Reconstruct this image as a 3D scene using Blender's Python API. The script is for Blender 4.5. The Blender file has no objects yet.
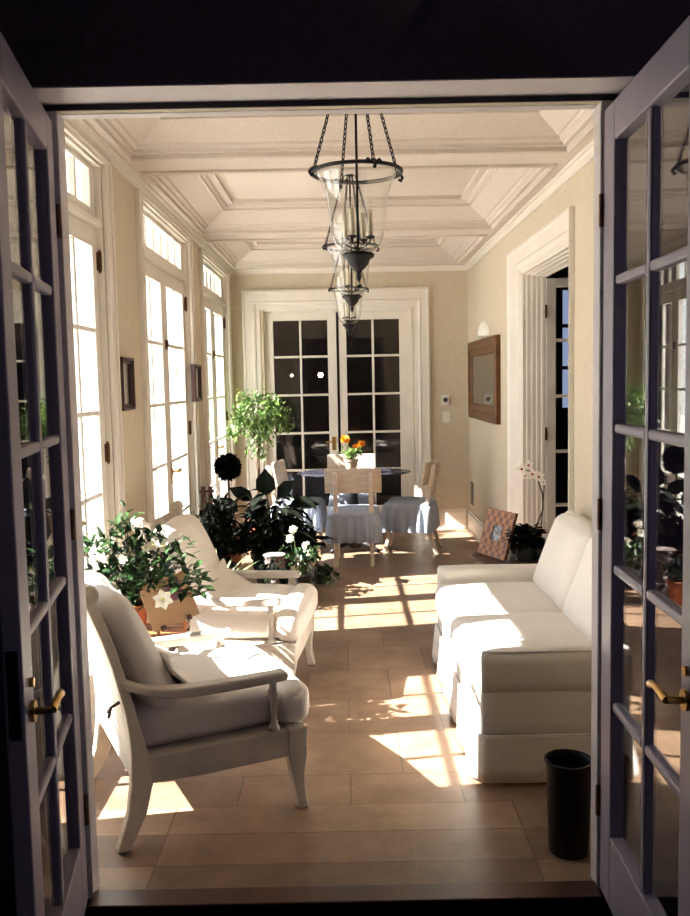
import bpy, bmesh, math, random
from mathutils import Vector, Matrix
PI = math.pi
SC = bpy.context.scene
COL = SC.collection
random.seed(7)

# ------------------------------------------------------------------ camera
def make_camera():
    f, pt, yw, rl = 878.64, 0.087, 0.0008, -0.0195
    fw = Vector((math.sin(yw)*math.cos(pt), math.cos(yw)*math.cos(pt), -math.sin(pt)))
    r = Vector((math.cos(yw), -math.sin(yw), 0)); u = r.cross(fw)
    r2 = r*math.cos(rl)+u*math.sin(rl); u2 = -r*math.sin(rl)+u*math.cos(rl)
    cd = bpy.data.cameras.new('camera'); cam = bpy.data.objects.new('camera', cd); COL.objects.link(cam)
    cd.sensor_fit = 'HORIZONTAL'; cd.sensor_width = 36; cd.lens = 36*f/690
    cd.clip_start = 0.05; cd.clip_end = 300
    m = Matrix((r2, u2, -fw)).transposed().to_4x4(); m.translation = Vector((0, 0, 1.7))
    cam.matrix_world = m
    SC.camera = cam
make_camera()

# ------------------------------------------------------------------ world, sun, exposure
SUN_STRENGTH = 44.0
SKY_STRENGTH = 4.0
def make_world():
    w = bpy.data.worlds.new('sky'); SC.world = w; w.use_nodes = True
    nt = w.node_tree; nt.nodes.clear()
    out = nt.nodes.new('ShaderNodeOutputWorld'); bg = nt.nodes.new('ShaderNodeBackground')
    geo = nt.nodes.new('ShaderNodeTexCoord'); sep = nt.nodes.new('ShaderNodeSeparateXYZ')
    ramp = nt.nodes.new('ShaderNodeValToRGB')
    ramp.color_ramp.elements[0].position = 0.45; ramp.color_ramp.elements[0].color = (1.0, 0.97, 0.90, 1)
    ramp.color_ramp.elements[1].position = 0.8; ramp.color_ramp.elements[1].color = (0.62, 0.78, 1.0, 1)
    mp = nt.nodes.new('ShaderNodeMapRange'); mp.inputs[1].default_value = -1; mp.inputs[2].default_value = 1
    nt.links.new(geo.outputs['Generated'], sep.inputs[0]); nt.links.new(sep.outputs[2], mp.inputs[0])
    nt.links.new(mp.outputs[0], ramp.inputs[0]); nt.links.new(ramp.outputs[0], bg.inputs[0])
    bg.inputs[1].default_value = SKY_STRENGTH
    nt.links.new(bg.outputs[0], out.inputs[0])
make_world()
def make_sun():
    l = bpy.data.lights.new('sun', 'SUN'); l.energy = SUN_STRENGTH; l.angle = math.radians(0.55); l.color = (1.0, 0.95, 0.88)
    o = bpy.data.objects.new('sun', l); COL.objects.link(o)
    o.rotation_euler = Vector((1.0, 0.16, -0.89)).to_track_quat('-Z', 'Y').to_euler(); o.location = (-6, 4, 8)
make_sun()
def make_dark_room_light():                 # faint cool fill light, added to lift the dark room and its doors
    l = bpy.data.lights.new('dark_room_fill', 'AREA'); l.energy = 7.0; l.color = (0.78, 0.70, 1.0); l.shape = 'RECTANGLE'; l.size = 1.2; l.size_y = 1.6
    o = bpy.data.objects.new('dark_room_fill', l); COL.objects.link(o); o.location = (2.3, .2, 1.8)
    o.rotation_euler = Vector((-1, .55, 0)).to_track_quat('-Z', 'Z').to_euler()
make_dark_room_light()
SC.view_settings.view_transform = 'Standard'; SC.view_settings.look = 'None'
SC.view_settings.exposure = 0.17; SC.view_settings.gamma = 1.0
SC.view_settings.use_curve_mapping = False
cy = SC.cycles
cy.use_denoising = True
cy.max_bounces = 12; cy.diffuse_bounces = 7; cy.glossy_bounces = 5; cy.transparent_max_bounces = 40; cy.transmission_bounces = 8
cy.sample_clamp_indirect = 8.0
cy.caustics_reflective = False; cy.caustics_refractive = False

# ------------------------------------------------------------------ materials
def mat(name, col, rough=0.6, noise=0.0, nscale=8.0, bump=0.0, bscale=60.0, metal=0.0, col2=None, spec=0.5, detail=3.0, stretch=None):
    m = bpy.data.materials.new(name); m.use_nodes = True
    nt = m.node_tree; b = nt.nodes['Principled BSDF']
    b.inputs['Roughness'].default_value = rough; b.inputs['Metallic'].default_value = metal
    b.inputs['Specular IOR Level'].default_value = spec
    tc = nt.nodes.new('ShaderNodeTexCoord')
    src = tc.outputs['Object']
    if stretch:
        mp = nt.nodes.new('ShaderNodeMapping'); mp.inputs['Scale'].default_value = stretch
        nt.links.new(src, mp.inputs[0]); src = mp.outputs[0]
    n = nt.nodes.new('ShaderNodeTexNoise'); n.inputs['Scale'].default_value = nscale; n.inputs['Detail'].default_value = detail
    nt.links.new(src, n.inputs['Vector'])
    c2 = col2 if col2 else tuple(max(0, c*(1-noise)) for c in col)
    r = nt.nodes.new('ShaderNodeValToRGB')
    r.color_ramp.elements[0].position = 0.35; r.color_ramp.elements[1].position = 0.68
    r.color_ramp.elements[0].color = (*c2, 1); r.color_ramp.elements[1].color = (*col, 1)
    nt.links.new(n.outputs[0], r.inputs[0]); nt.links.new(r.outputs[0], b.inputs['Base Color'])
    if bump > 0:
        n2 = nt.nodes.new('ShaderNodeTexNoise'); n2.inputs['Scale'].default_value = bscale; n2.inputs['Detail'].default_value = 4
        nt.links.new(src, n2.inputs['Vector'])
        bp = nt.nodes.new('ShaderNodeBump'); bp.inputs['Strength'].default_value = bump; bp.inputs['Distance'].default_value = 0.01
        nt.links.new(n2.outputs[0], bp.inputs['Height']); nt.links.new(bp.outputs[0], b.inputs['Normal'])
    return m

def glass_mat(name, tint=(1, 1, 1), r0=0.04, rough=0.0):
    m = bpy.data.materials.new(name); m.use_nodes = True
    nt = m.node_tree; nt.nodes.clear()
    out = nt.nodes.new('ShaderNodeOutputMaterial'); mx = nt.nodes.new('ShaderNodeMixShader')
    tr = nt.nodes.new('ShaderNodeBsdfTransparent'); tr.inputs[0].default_value = (*tint, 1)
    gl = nt.nodes.new('ShaderNodeBsdfGlossy'); gl.inputs['Roughness'].default_value = rough
    lw = nt.nodes.new('ShaderNodeLayerWeight'); lw.inputs[0].default_value = 0.5
    p = nt.nodes.new('ShaderNodeMath'); p.operation = 'POWER'; p.inputs[1].default_value = 5
    ma = nt.nodes.new('ShaderNodeMath'); ma.operation = 'MULTIPLY_ADD'; ma.inputs[1].default_value = 1-r0; ma.inputs[2].default_value = r0
    nt.links.new(lw.outputs['Facing'], p.inputs[0]); nt.links.new(p.outputs[0], ma.inputs[0])
    nt.links.new(ma.outputs[0], mx.inputs[0]); nt.links.new(tr.outputs[0], mx.inputs[1]); nt.links.new(gl.outputs[0], mx.inputs[2])
    nt.links.new(mx.outputs[0], out.inputs[0])
    return m

def emit_mat(name, col, s):
    m = bpy.data.materials.new(name); m.use_nodes = True
    nt = m.node_tree; b = nt.nodes['Principled BSDF']
    b.inputs['Emission Color'].default_value = (*col, 1); b.inputs['Emission Strength'].default_value = s
    b.inputs['Base Color'].default_value = (*col, 1)
    return m

def floor_mat():
    m = bpy.data.materials.new('limestone_tiles'); m.use_nodes = True
    nt = m.node_tree; b = nt.nodes['Principled BSDF']; b.inputs['Roughness'].default_value = 0.42
    b.inputs['Specular IOR Level'].default_value = 0.35
    tc = nt.nodes.new('ShaderNodeTexCoord')
    br = nt.nodes.new('ShaderNodeTexBrick'); br.offset = 0.5; br.squash = 1.0
    br.inputs['Scale'].default_value = 1.0; br.inputs['Mortar Size'].default_value = 0.004
    br.inputs['Brick Width'].default_value = 0.46; br.inputs['Row Height'].default_value = 0.46
    br.inputs['Color1'].default_value = (0.31, 0.212, 0.145, 1); br.inputs['Color2'].default_value = (0.235, 0.158, 0.105, 1)
    br.inputs['Mortar'].default_value = (0.17, 0.12, 0.085, 1); br.inputs['Mortar Smooth'].default_value = 0.3
    nt.links.new(tc.outputs['Object'], br.inputs['Vector'])
    bd = nt.nodes.new('ShaderNodeTexBrick'); bd.offset = 0.37; bd.offset_frequency = 1
    bd.inputs['Scale'].default_value = 1.0; bd.inputs['Mortar Size'].default_value = 0.003; bd.inputs['Brick Width'].default_value = 1.35; bd.inputs['Row Height'].default_value = 0.215
    bd.inputs['Color1'].default_value = (0.35, 0.245, 0.165, 1); bd.inputs['Color2'].default_value = (0.19, 0.125, 0.082, 1); bd.inputs['Mortar'].default_value = (0.15, 0.10, 0.07, 1)
    mpb = nt.nodes.new('ShaderNodeMapping'); mpb.inputs['Location'].default_value = (0.2, 0.03, 0)
    nt.links.new(tc.outputs['Object'], mpb.inputs[0]); nt.links.new(mpb.outputs[0], bd.inputs['Vector'])
    sx = nt.nodes.new('ShaderNodeSeparateXYZ'); nt.links.new(tc.outputs['Object'], sx.inputs[0])
    lt = nt.nodes.new('ShaderNodeMath'); lt.operation = 'LESS_THAN'; lt.inputs[1].default_value = 3.41; nt.links.new(sx.outputs[1], lt.inputs[0])
    mb_ = nt.nodes.new('ShaderNodeMix'); mb_.data_type = 'RGBA'; nt.links.new(lt.outputs[0], mb_.inputs[0])
    nt.links.new(br.outputs['Color'], mb_.inputs[6]); nt.links.new(bd.outputs['Color'], mb_.inputs[7])
    n = nt.nodes.new('ShaderNodeTexNoise'); n.inputs['Scale'].default_value = 3.5; n.inputs['Detail'].default_value = 7; n.inputs['Roughness'].default_value = 0.65
    nt.links.new(tc.outputs['Object'], n.inputs['Vector'])
    r = nt.nodes.new('ShaderNodeValToRGB'); r.color_ramp.elements[0].position = 0.3; r.color_ramp.elements[1].position = 0.72
    r.color_ramp.elements[0].color = (0.55, 0.49, 0.44, 1); r.color_ramp.elements[1].color = (1.15, 1.12, 1.08, 1)
    nt.links.new(n.outputs[0], r.inputs[0])
    mx = nt.nodes.new('ShaderNodeMix'); mx.data_type = 'RGBA'; mx.blend_type = 'MULTIPLY'; mx.inputs[0].default_value = 1
    nt.links.new(mb_.outputs[2], mx.inputs[6]); nt.links.new(r.outputs[0], mx.inputs[7])
    nt.links.new(mx.outputs[2], b.inputs['Base Color'])
    bp = nt.nodes.new('ShaderNodeBump'); bp.inputs['Strength'].default_value = 0.25; bp.inputs['Distance'].default_value = 0.004
    inv = nt.nodes.new('ShaderNodeMath'); inv.operation = 'SUBTRACT'; inv.inputs[0].default_value = 1
    nt.links.new(br.outputs['Fac'], inv.inputs[1]); nt.links.new(inv.outputs[0], bp.inputs['Height'])
    nt.links.new(bp.outputs[0], b.inputs['Normal'])
    return m

def weave_mat(name, a, c):
    m = bpy.data.materials.new(name); m.use_nodes = True
    nt = m.node_tree; b = nt.nodes['Principled BSDF']; b.inputs['Roughness'].default_value = 0.5
    tc = nt.nodes.new('ShaderNodeTexCoord')
    br = nt.nodes.new('ShaderNodeTexChecker'); br.inputs['Scale'].default_value = 26
    br.inputs['Color1'].default_value = (*a, 1); br.inputs['Color2'].default_value = (*c, 1)
    nt.links.new(tc.outputs['Object'], br.inputs['Vector']); nt.links.new(br.outputs['Color'], b.inputs['Base Color'])
    return m

M = {}
M['floor'] = floor_mat()
M['wall'] = mat('cream_wall_paint', (0.60, 0.53, 0.405), 0.8, 0.08, 30, 0.15, 160)
M['ceiling'] = mat('ceiling_paint', (0.61, 0.545, 0.49), 0.8, 0.08, 60, 0.1, 180)
M['trim'] = mat('white_trim_paint', (0.75, 0.71, 0.645), 0.45, 0.06, 6)
M['doorpaint'] = mat('shaded_white_door_paint', (0.27, 0.235, 0.29), 0.4, 0.08, 5)  # white door paint with the dim room's purple shading put into the colour
M['head'] = mat('pale_door_head_paint', (0.60, 0.55, 0.56), 0.5, 0.06, 5)
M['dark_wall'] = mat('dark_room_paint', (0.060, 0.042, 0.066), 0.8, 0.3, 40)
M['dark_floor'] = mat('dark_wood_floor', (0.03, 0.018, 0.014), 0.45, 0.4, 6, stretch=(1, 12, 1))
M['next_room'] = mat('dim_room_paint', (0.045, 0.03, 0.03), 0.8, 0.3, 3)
M['head_strip'] = mat('shaded_head_strip', (0.02, 0.012, 0.015), 0.5, 0.2)
M['glass'] = glass_mat('window_glass')
M['lantern_glass'] = glass_mat('blown_glass', (0.985, 0.99, 0.985), 0.055)
M['brass'] = mat('brass', (0.55, 0.34, 0.10), 0.3, 0.2, 20, metal=1.0)
M['hinge'] = mat('old_bronze_hinge', (0.16, 0.07, 0.03), 0.45, 0.4, 30, metal=0.6)
M['iron'] = mat('black_iron', (0.010, 0.008, 0.009), 0.5, 0.3, 30, spec=0.3)
M['candle'] = mat('candle_sleeve', (0.78, 0.70, 0.55), 0.6, 0.1)
M['sofa'] = mat('white_slipcover_canvas', (0.80, 0.76, 0.70), 0.9, 0.05, 4, 0.25, 14)
M['cushion'] = mat('off_white_linen', (0.78, 0.73, 0.67), 0.9, 0.06, 5, 0.3, 16)
M['chairwood'] = mat('weathered_white_paint', (0.66, 0.60, 0.52), 0.55, 0.22, 9, 0.1, 60, stretch=(1, 1, 1))
M['dinwood'] = mat('pale_bleached_wood', (0.66, 0.56, 0.46), 0.55, 0.2, 8, 0.1, 50, stretch=(1, 1, 6))
M['blue_cloth'] = mat('pale_blue_cotton', (0.36, 0.41, 0.50), 0.9, 0.12, 12, 0.15, 30)
M['table_top'] = mat('dark_slate_top', (0.03, 0.03, 0.045), 0.25, 0.3, 9)
M['wicker'] = mat('orange_brown_wood', (0.45, 0.16, 0.05), 0.4, 0.35, 7, stretch=(1, 10, 1))
M['dark_wood'] = mat('dark_brown_wood', (0.075, 0.026, 0.016), 0.4, 0.45, 8, stretch=(1, 1, 8))
M['mahogany'] = mat('mahogany_frame', (0.045, 0.011, 0.006), 0.35, 0.4, 10)
M['gilt'] = mat('burnished_gilt_wood', (0.17, 0.065, 0.016), 0.4, 0.5, 14, metal=0.2)
M['picture'] = mat('grey_green_print', (0.08, 0.075, 0.06), 0.6, 0.4, 7, col2=(0.03, 0.03, 0.028))
M['pale_print'] = mat('faded_pale_print', (0.50, 0.46, 0.36), 0.6, 0.4, 18, col2=(0.32, 0.28, 0.22))
M['bin'] = mat('dark_bronze_metal', (0.012, 0.008, 0.007), 0.6, 0.5, 14, spec=0.25)
M['terracotta'] = mat('terracotta', (0.52, 0.17, 0.07), 0.8, 0.3, 9)
M['claypot'] = mat('pale_clay', (0.52, 0.38, 0.27), 0.8, 0.3, 10)
M['black_pot'] = mat('black_glazed_pot', (0.02, 0.02, 0.02), 0.3, 0.3)
M['stone_urn'] = mat('mossy_stone', (0.22, 0.17, 0.155), 0.85, 0.4, 12)
M['soil'] = mat('soil', (0.03, 0.02, 0.012), 0.95, 0.4, 40)
M['leaf_light'] = mat('fresh_green_leaf', (0.15, 0.27, 0.055), 0.45, 0.5, 20)
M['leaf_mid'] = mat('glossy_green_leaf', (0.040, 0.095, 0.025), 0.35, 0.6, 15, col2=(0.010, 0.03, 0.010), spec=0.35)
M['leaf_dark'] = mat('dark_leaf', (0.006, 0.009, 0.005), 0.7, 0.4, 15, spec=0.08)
M['leaf_strap'] = mat('variegated_strap_leaf', (0.40, 0.42, 0.20), 0.5, 0.5, 4, col2=(0.06, 0.12, 0.04))
M['stem'] = mat('brown_stem', (0.12, 0.07, 0.035), 0.8, 0.4, 20)
M['green_stem'] = mat('green_stem', (0.10, 0.15, 0.05), 0.6, 0.3, 20)
M['petal'] = mat('white_petal', (0.88, 0.86, 0.76), 0.6, 0.05)
M['petal_centre'] = mat('yellow_petal_centre', (0.65, 0.55, 0.15), 0.7, 0.2)
M['orchid_lip'] = mat('crimson_orchid_lip', (0.45, 0.03, 0.07), 0.5, 0.2)
M['marigold'] = mat('orange_yellow_petal', (0.95, 0.48, 0.02), 0.7, 0.35, 30, col2=(0.9, 0.3, 0.01))
M['card'] = mat('tan_card', (0.38, 0.23, 0.12), 0.7, 0.15, 6)
M['card_picture'] = mat('red_and_blue_print', (0.28, 0.05, 0.04), 0.5, 0.3, 20, col2=(0.08, 0.08, 0.12))
M['weave'] = weave_mat('woven_rattan', (0.33, 0.125, 0.030), (0.13, 0.042, 0.012))
M['photo'] = mat('grey_photograph', (0.40, 0.42, 0.45), 0.3, 0.5, 40, col2=(0.02, 0.02, 0.025))
M['plastic'] = mat('white_plastic', (0.80, 0.78, 0.72), 0.5, 0.05)
M['black'] = mat('black_dial', (0.02, 0.02, 0.02), 0.4, 0.2)
M['vent'] = mat('grey_metal_grille', (0.30, 0.27, 0.23), 0.5, 0.2, metal=0.3)
M['plaster'] = mat('white_spot_plaster', (0.90, 0.89, 0.82), 0.7, 0.04)
M['terrace'] = mat('pale_terrace_stone', (0.72, 0.68, 0.60), 0.9, 0.15, 2)
M['hedge'] = mat('distant_hedge_leaf', (0.30, 0.38, 0.28), 0.8, 0.5, 3)
M['bulb'] = emit_mat('lit_bulb', (1.0, 0.82, 0.55), 22)
M['blue_glow'] = emit_mat('bluish_reflection_glow', (0.45, 0.55, 0.85), 0.55)

# ------------------------------------------------------------------ mesh builder
class MB:
    def __init__(s): s.v = []; s.f = []
    def add(s, vs, fs):
        b = len(s.v); s.v += [tuple(v) for v in vs]; s.f += [tuple(b+i for i in f) for f in fs]; return s
    def box(s, x0, x1, y0, y1, z0, z1):
        vs = [(x, y, z) for z in (z0, z1) for y in (y0, y1) for x in (x0, x1)]
        return s.add(vs, [(0, 2, 3, 1), (4, 5, 7, 6), (0, 1, 5, 4), (2, 6, 7, 3), (0, 4, 6, 2), (1, 3, 7, 5)])
    def obox(s, m, sx, sy, sz):
        vs = [m @ Vector((x*sx/2, y*sy/2, z*sz/2)) for z in (-1, 1) for y in (-1, 1) for x in (-1, 1)]
        return s.add(vs, [(0, 2, 3, 1), (4, 5, 7, 6), (0, 1, 5, 4), (2, 6, 7, 3), (0, 4, 6, 2), (1, 3, 7, 5)])
    def tube(s, pts, r, n=8, cap=True, closed=False):
        pts = [Vector(p) for p in pts]; k = len(pts)
        rr = r if isinstance(r, (list, tuple)) else [r]*k
        vs = []; prev = None
        for i, p in enumerate(pts):
            if closed: t = (pts[(i+1) % k]-pts[i-1]).normalized()
            else: t = (pts[min(i+1, k-1)]-pts[max(i-1, 0)]).normalized()
            if prev is None:
                a = Vector((0, 0, 1)) if abs(t.z) < 0.9 else Vector((1, 0, 0)); u = t.cross(a).normalized()
            else:
                u = (prev-t*prev.dot(t))
                u = u.normalized() if u.length > 1e-6 else t.orthogonal().normalized()
            prev = u; w = t.cross(u)
            for j in range(n):
                a = 2*PI*j/n; vs.append(p+(u*math.cos(a)+w*math.sin(a))*rr[i])
        fs = []
        for i in range(k if closed else k-1):
            for j in range(n):
                a = i*n+j; b = i*n+(j+1) % n; c = ((i+1) % k)*n+(j+1) % n; d = ((i+1) % k)*n+j
                fs.append((a, b, c, d))
        if cap and not closed:
            fs.append(tuple(range(n))[::-1]); fs.append(tuple((k-1)*n+j for j in range(n)))
        return s.add(vs, fs)
    def lathe(s, prof, n=24, c=(0, 0, 0), closed=False):
        vs = []; fs = []; k = len(prof)
        for r, z in prof:
            for j in range(n):
                a = 2*PI*j/n; vs.append((c[0]+r*math.cos(a), c[1]+r*math.sin(a), c[2]+z))
        for i in range(k if closed else k-1):
            for j in range(n):
                i2 = (i+1) % k
                fs.append((i*n+j, i*n+(j+1) % n, i2*n+(j+1) % n, i2*n+j))
        if not closed:
            if prof[0][0] > 1e-5: fs.append(tuple(range(n))[::-1])
            if prof[-1][0] > 1e-5: fs.append(tuple((k-1)*n+j for j in range(n)))
        return s.add(vs, fs)
    def prism(s, outline, y0, y1):            # outline in (x,z), extruded along y
        n = len(outline); vs = [(p[0], y0, p[1]) for p in outline]+[(p[0], y1, p[1]) for p in outline]
        fs = [tuple(range(n)), tuple(range(2*n-1, n-1, -1))]
        for i in range(n):
            j = (i+1) % n; fs.append((i, i+n, j+n, j))
        return s.add(vs, fs)
    def ribbon_prism(s, a, b, y0, y1):        # solid between two matching edge polylines (x,z)
        n = len(a); vs = []
        for y in (y0, y1): vs += [(p[0], y, p[1]) for p in a]+[(p[0], y, p[1]) for p in b]
        fs = []
        for i in range(n-1):
            fs.append((i, i+1, n+i+1, n+i)); fs.append((2*n+i, 3*n+i, 3*n+i+1, 2*n+i+1))
            fs.append((i, 2*n+i, 2*n+i+1, i+1)); fs.append((n+i, n+i+1, 3*n+i+1, 3*n+i))
        fs.append((0, n, 3*n, 2*n)); fs.append((n-1, 3*n-1, 4*n-1, 2*n-1))
        return s.add(vs, fs)
    def sweep_rect(s, fr, prof, closed_rect=True):
        # fr(inset, depth) -> four corners; profile is a list of (inset, depth)
        rings = [fr(*p) for p in prof]; vs = [v for r in rings for v in r]; fs = []
        for i in range(len(rings)-1):
            for j in range(4):
                if not closed_rect and j == 3: continue
                k = (j+1) % 4; fs.append((i*4+j, i*4+k, (i+1)*4+k, (i+1)*4+j))
        return s.add(vs, fs)
    def leaf(s, base, d, up, L, W, fold=0.25, droop=0.15):
        d = Vector(d).normalized(); up = Vector(up)
        side = d.cross(up)
        if side.length < 1e-4: side = d.orthogonal()
        side.normalize(); nn = side.cross(d).normalized(); b = Vector(base)
        def P(t, w, h): return b+d*(t*L)+side*(w*W)+nn*(h*W-droop*L*t*t)
        vs = [P(0, 0, 0), P(.3, -.42, fold*.4), P(.3, 0, 0), P(.3, .42, fold*.4), P(.65, -.40, fold*.4), P(.65, 0, 0), P(.65, .40, fold*.4), P(1, 0, 0)]
        return s.add(vs, [(0, 2, 1), (0, 3, 2), (1, 2, 5, 4), (2, 3, 6, 5), (4, 5, 7), (5, 6, 7)])
    def xf(s, m):
        s.v = [tuple(m @ Vector(v)) for v in s.v]; return s

def build(name, mb, material, parent=None, bevel=0, seg=2, smooth=False, loc=None, subsurf=0, kind=None, recalc=True):
    me = bpy.data.meshes.new(name); me.from_pydata(mb.v, [], mb.f)
    if recalc:
        bm = bmesh.new(); bm.from_mesh(me); bmesh.ops.recalc_face_normals(bm, faces=bm.faces); bm.to_mesh(me); bm.free()
    me.materials.append(M[material] if isinstance(material, str) else material)
    o = bpy.data.objects.new(name, me); COL.objects.link(o)
    if loc: o.location = loc
    if parent: o.parent = parent
    if bevel:
        md = o.modifiers.new('bevel', 'BEVEL'); md.width = bevel; md.segments = seg; md.limit_method = 'ANGLE'; md.angle_limit = math.radians(40)
    if subsurf:
        md = o.modifiers.new('subsurf', 'SUBSURF'); md.levels = subsurf; md.render_levels = subsurf
    if smooth or subsurf:
        for p in me.polygons: p.use_smooth = True
    if kind: o['kind'] = kind
    return o

def thing(name, label, cat, loc=(0, 0, 0), rotz=0, group=None):
    o = bpy.data.objects.new(name, None); COL.objects.link(o)
    o.location = loc; o.rotation_euler = (0, 0, rotz); o.empty_display_size = 0.1
    o['label'] = label; o['category'] = cat
    if group: o['group'] = group
    return o
def structure(name, label, cat, loc=(0, 0, 0), rotz=0, group=None):
    o = thing(name, label, cat, loc, rotz, group); o['kind'] = 'structure'; return o
def tag(o, label, cat, group=None, kind=None):
    o['label'] = label; o['category'] = cat
    if group: o['group'] = group
    if kind: o['kind'] = kind
    return o
def copy_tree(o, parent=None):
    c = o.copy(); COL.objects.link(c)
    if parent: c.parent = parent
    for ch in [x for x in list(o.children)]: copy_tree(ch, c)
    return c
def lerp(a, b, t): return a+(b-a)*t

def soft_box(sx, sy, sz, r=0.05, puff=0.03, n=12, seed=0, wr=0.006):
    """a padded cushion shape centred at the origin: rounded edges, domed faces, light creases"""
    rnd = random.Random(seed); mb = MB(); idx = {}
    ph = [rnd.uniform(0, 6.28) for _ in range(6)]
    def key(i, j, k): return (i, j, k)
    def vert(i, j, k):
        kk = (i, j, k)
        if kk in idx: return idx[kk]
        x, y, z = 2*i/n-1, 2*j/n-1, 2*k/n-1
        h = Vector((sx/2, sy/2, sz/2)); p = Vector((x*h.x, y*h.y, z*h.z)); rr = min(r, h.x*.98, h.y*.98, h.z*.98)
        inner = Vector([max(-(h[a]-rr), min(h[a]-rr, p[a])) for a in range(3)])
        d = p-inner
        if d.length > 1e-9: p = inner+d.normalized()*rr
        wz = (1-x*x)*(1-y*y); wx = (1-y*y)*(1-z*z); wy = (1-x*x)*(1-z*z)
        p.z += puff*wz*(1 if z > 0 else -1)*abs(z); p.x += .45*puff*wx*x; p.y += .45*puff*wy*y
        w = wr*(math.sin(9*p.x+5*p.y+ph[0])+math.sin(13*p.y-7*p.x+4*p.z+ph[1])+.7*math.sin(21*p.x+17*p.z+ph[2]))
        p += p.normalized()*w
        mb.v.append(tuple(p)); idx[kk] = len(mb.v)-1; return idx[kk]
    for a in range(n):
        for b in range(n):
            for (fn) in (lambda i, j: (i, j, 0), lambda i, j: (i, j, n), lambda i, j: (i, 0, j), lambda i, j: (i, n, j), lambda i, j: (0, i, j), lambda i, j: (n, i, j)):
                mb.f.append(tuple(vert(*fn(*q)) for q in ((a, b), (a+1, b), (a+1, b+1), (a, b+1))))
    return mb

# ================================================================== THE SETTING
XL, XR, YN, YF, ZS = -1.254, 1.418, 2.79, 9.95, 2.96
RT_ = .17
ZR = 3.35
WC = (3.97, 6.48, 8.86)          # window centres along the left wall
WHS = (0.800, 0.865, 0.865)      # half widths of the window openings
WH = 0.865
WT = 2.90                        # top of the window openings

build('floor', MB().box(XL-.12, XR+RT_, YN-.01, YF+.15, -.12, 0), 'floor', kind='structure')
tag(bpy.data.objects['floor'], 'tan limestone tile floor of the sunroom with bright sun patches', 'floor')

def wall_with_holes(axis, a0, a1, t0, t1, z0, z1, holes):
    """slab between t0..t1, running a0..a1 along the other axis, with rectangular holes (h0,h1,hz0,hz1)"""
    mb = MB()
    def bx(p0, p1, q0, q1):
        if p1-p0 < 1e-4 or q1-q0 < 1e-4: return
        if axis == 'x': mb.box(t0, t1, p0, p1, q0, q1)
        else: mb.box(p0, p1, t0, t1, q0, q1)
    cur = a0
    for h0, h1, hz0, hz1 in sorted(holes):
        bx(cur, h0, z0, z1); bx(h0, h1, z0, hz0); bx(h0, h1, hz1, z1); cur = h1
    bx(cur, a1, z0, z1)
    return mb
o = build('wall_left', wall_with_holes('x', YN+.06, YF+.2, XL-.12, XL, -.12, ZR, [(c-h, c+h, 0, WT) for c, h in zip(WC, WHS)]), 'wall', kind='structure')
tag(o, 'cream wall on the window side with three tall openings', 'wall')
RT_ = .17                        # right wall thickness
DR = (5.425, 6.985, 2.555)          # doorway in the right wall
RT_ = .17
o = build('wall_right', wall_with_holes('x', YN+.06, YF+.2, XR, XR+RT_, -.12, ZR, [(DR[0], DR[1], 0, DR[2])]), 'wall', kind='structure')
tag(o, 'cream wall behind the white sofa with one cased doorway', 'wall')
FD = (-.88, .79, 2.52)           # double door in the far wall
o = build('wall_far', wall_with_holes('y', XL, XR, YF, YF+.15, 0, ZR, [(FD[0], FD[1], 0, FD[2])]), 'wall', kind='structure')
tag(o, 'tan cream end wall around the dark double doors', 'wall')
ND = (-.868, .815, 2.545)
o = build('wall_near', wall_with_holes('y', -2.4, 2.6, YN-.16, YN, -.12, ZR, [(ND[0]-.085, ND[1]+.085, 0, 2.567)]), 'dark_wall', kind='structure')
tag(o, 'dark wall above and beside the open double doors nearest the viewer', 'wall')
o = build('wall_near_inner', wall_with_holes('y', XL, XR, YN+.001, YN+.065, 0, ZR, [(ND[0], ND[1], 0, ND[2])]), 'wall', kind='structure')
tag(o, 'sunroom side of the wall around the open near doorway', 'wall')

# ceiling with three coffers
COF = [(2.95, 5.0), (5.35, 7.49), (7.87, 9.66)]; CX = (-1.15, 1.27)
mb = MB()
mb.box(XL, CX[0], YN+.07, YF, ZS, ZR); mb.box(CX[1], XR, YN+.07, YF, ZS, ZR)
ys = [YN+.07]+[v for c in COF for v in c]+[YF]
for i in range(0, len(ys), 2): mb.box(CX[0], CX[1], ys[i], ys[i+1], ZS, ZR)
for y0, y1 in COF: mb.box(CX[0], CX[1], y0, y1, ZS+.21, ZR)
mb.box(-2.4, 4.2, -2.4, 13.2, ZR, ZR+.2)
ceil = build('ceiling', mb, 'ceiling', kind='structure'); tag(ceil, 'coffered pale plaster ceiling with three deep panels', 'ceiling')
for y0, y1 in COF:
    def fr(i, h): return [(CX[0]+i, y0+i, ZS+h), (CX[1]-i, y0+i, ZS+h), (CX[1]-i, y1-i, ZS+h), (CX[0]+i, y1-i, ZS+h)]
    prof = [(-.022, .0), (-.022, -.014), (-.008, -.020), (.004, -.012), (.004, .012), (.03, .012), (.034, .030), (.055, .040), (.062, .055), (.075, .058), (.20, .135), (.215, .138), (.215, .155), (.235, .16), (.245, .178), (.29, .182), (.292, .212)]
    m_ = MB(); m_.sweep_rect(fr, prof)
    build('coffer_moulding', m_, 'ceiling', ceil)

# crown moulding where walls meet the ceiling
mb = MB()
def frc(i, h): return [(XL+i, YN+.07+i, ZS+h), (XR-i, YN+.07+i, ZS+h), (XR-i, YF-i, ZS+h), (XL+i, YF-i, ZS+h)]
mb.sweep_rect(frc, [(0, -.052), (.010, -.052), (.012, -.042), (.030, -.028), (.036, -.014), (.055, -.012), (.058, 0)])
o = build('trim_1', mb, 'trim', kind='structure'); tag(o, 'slim white crown moulding round the top of the walls', 'trim')

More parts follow.
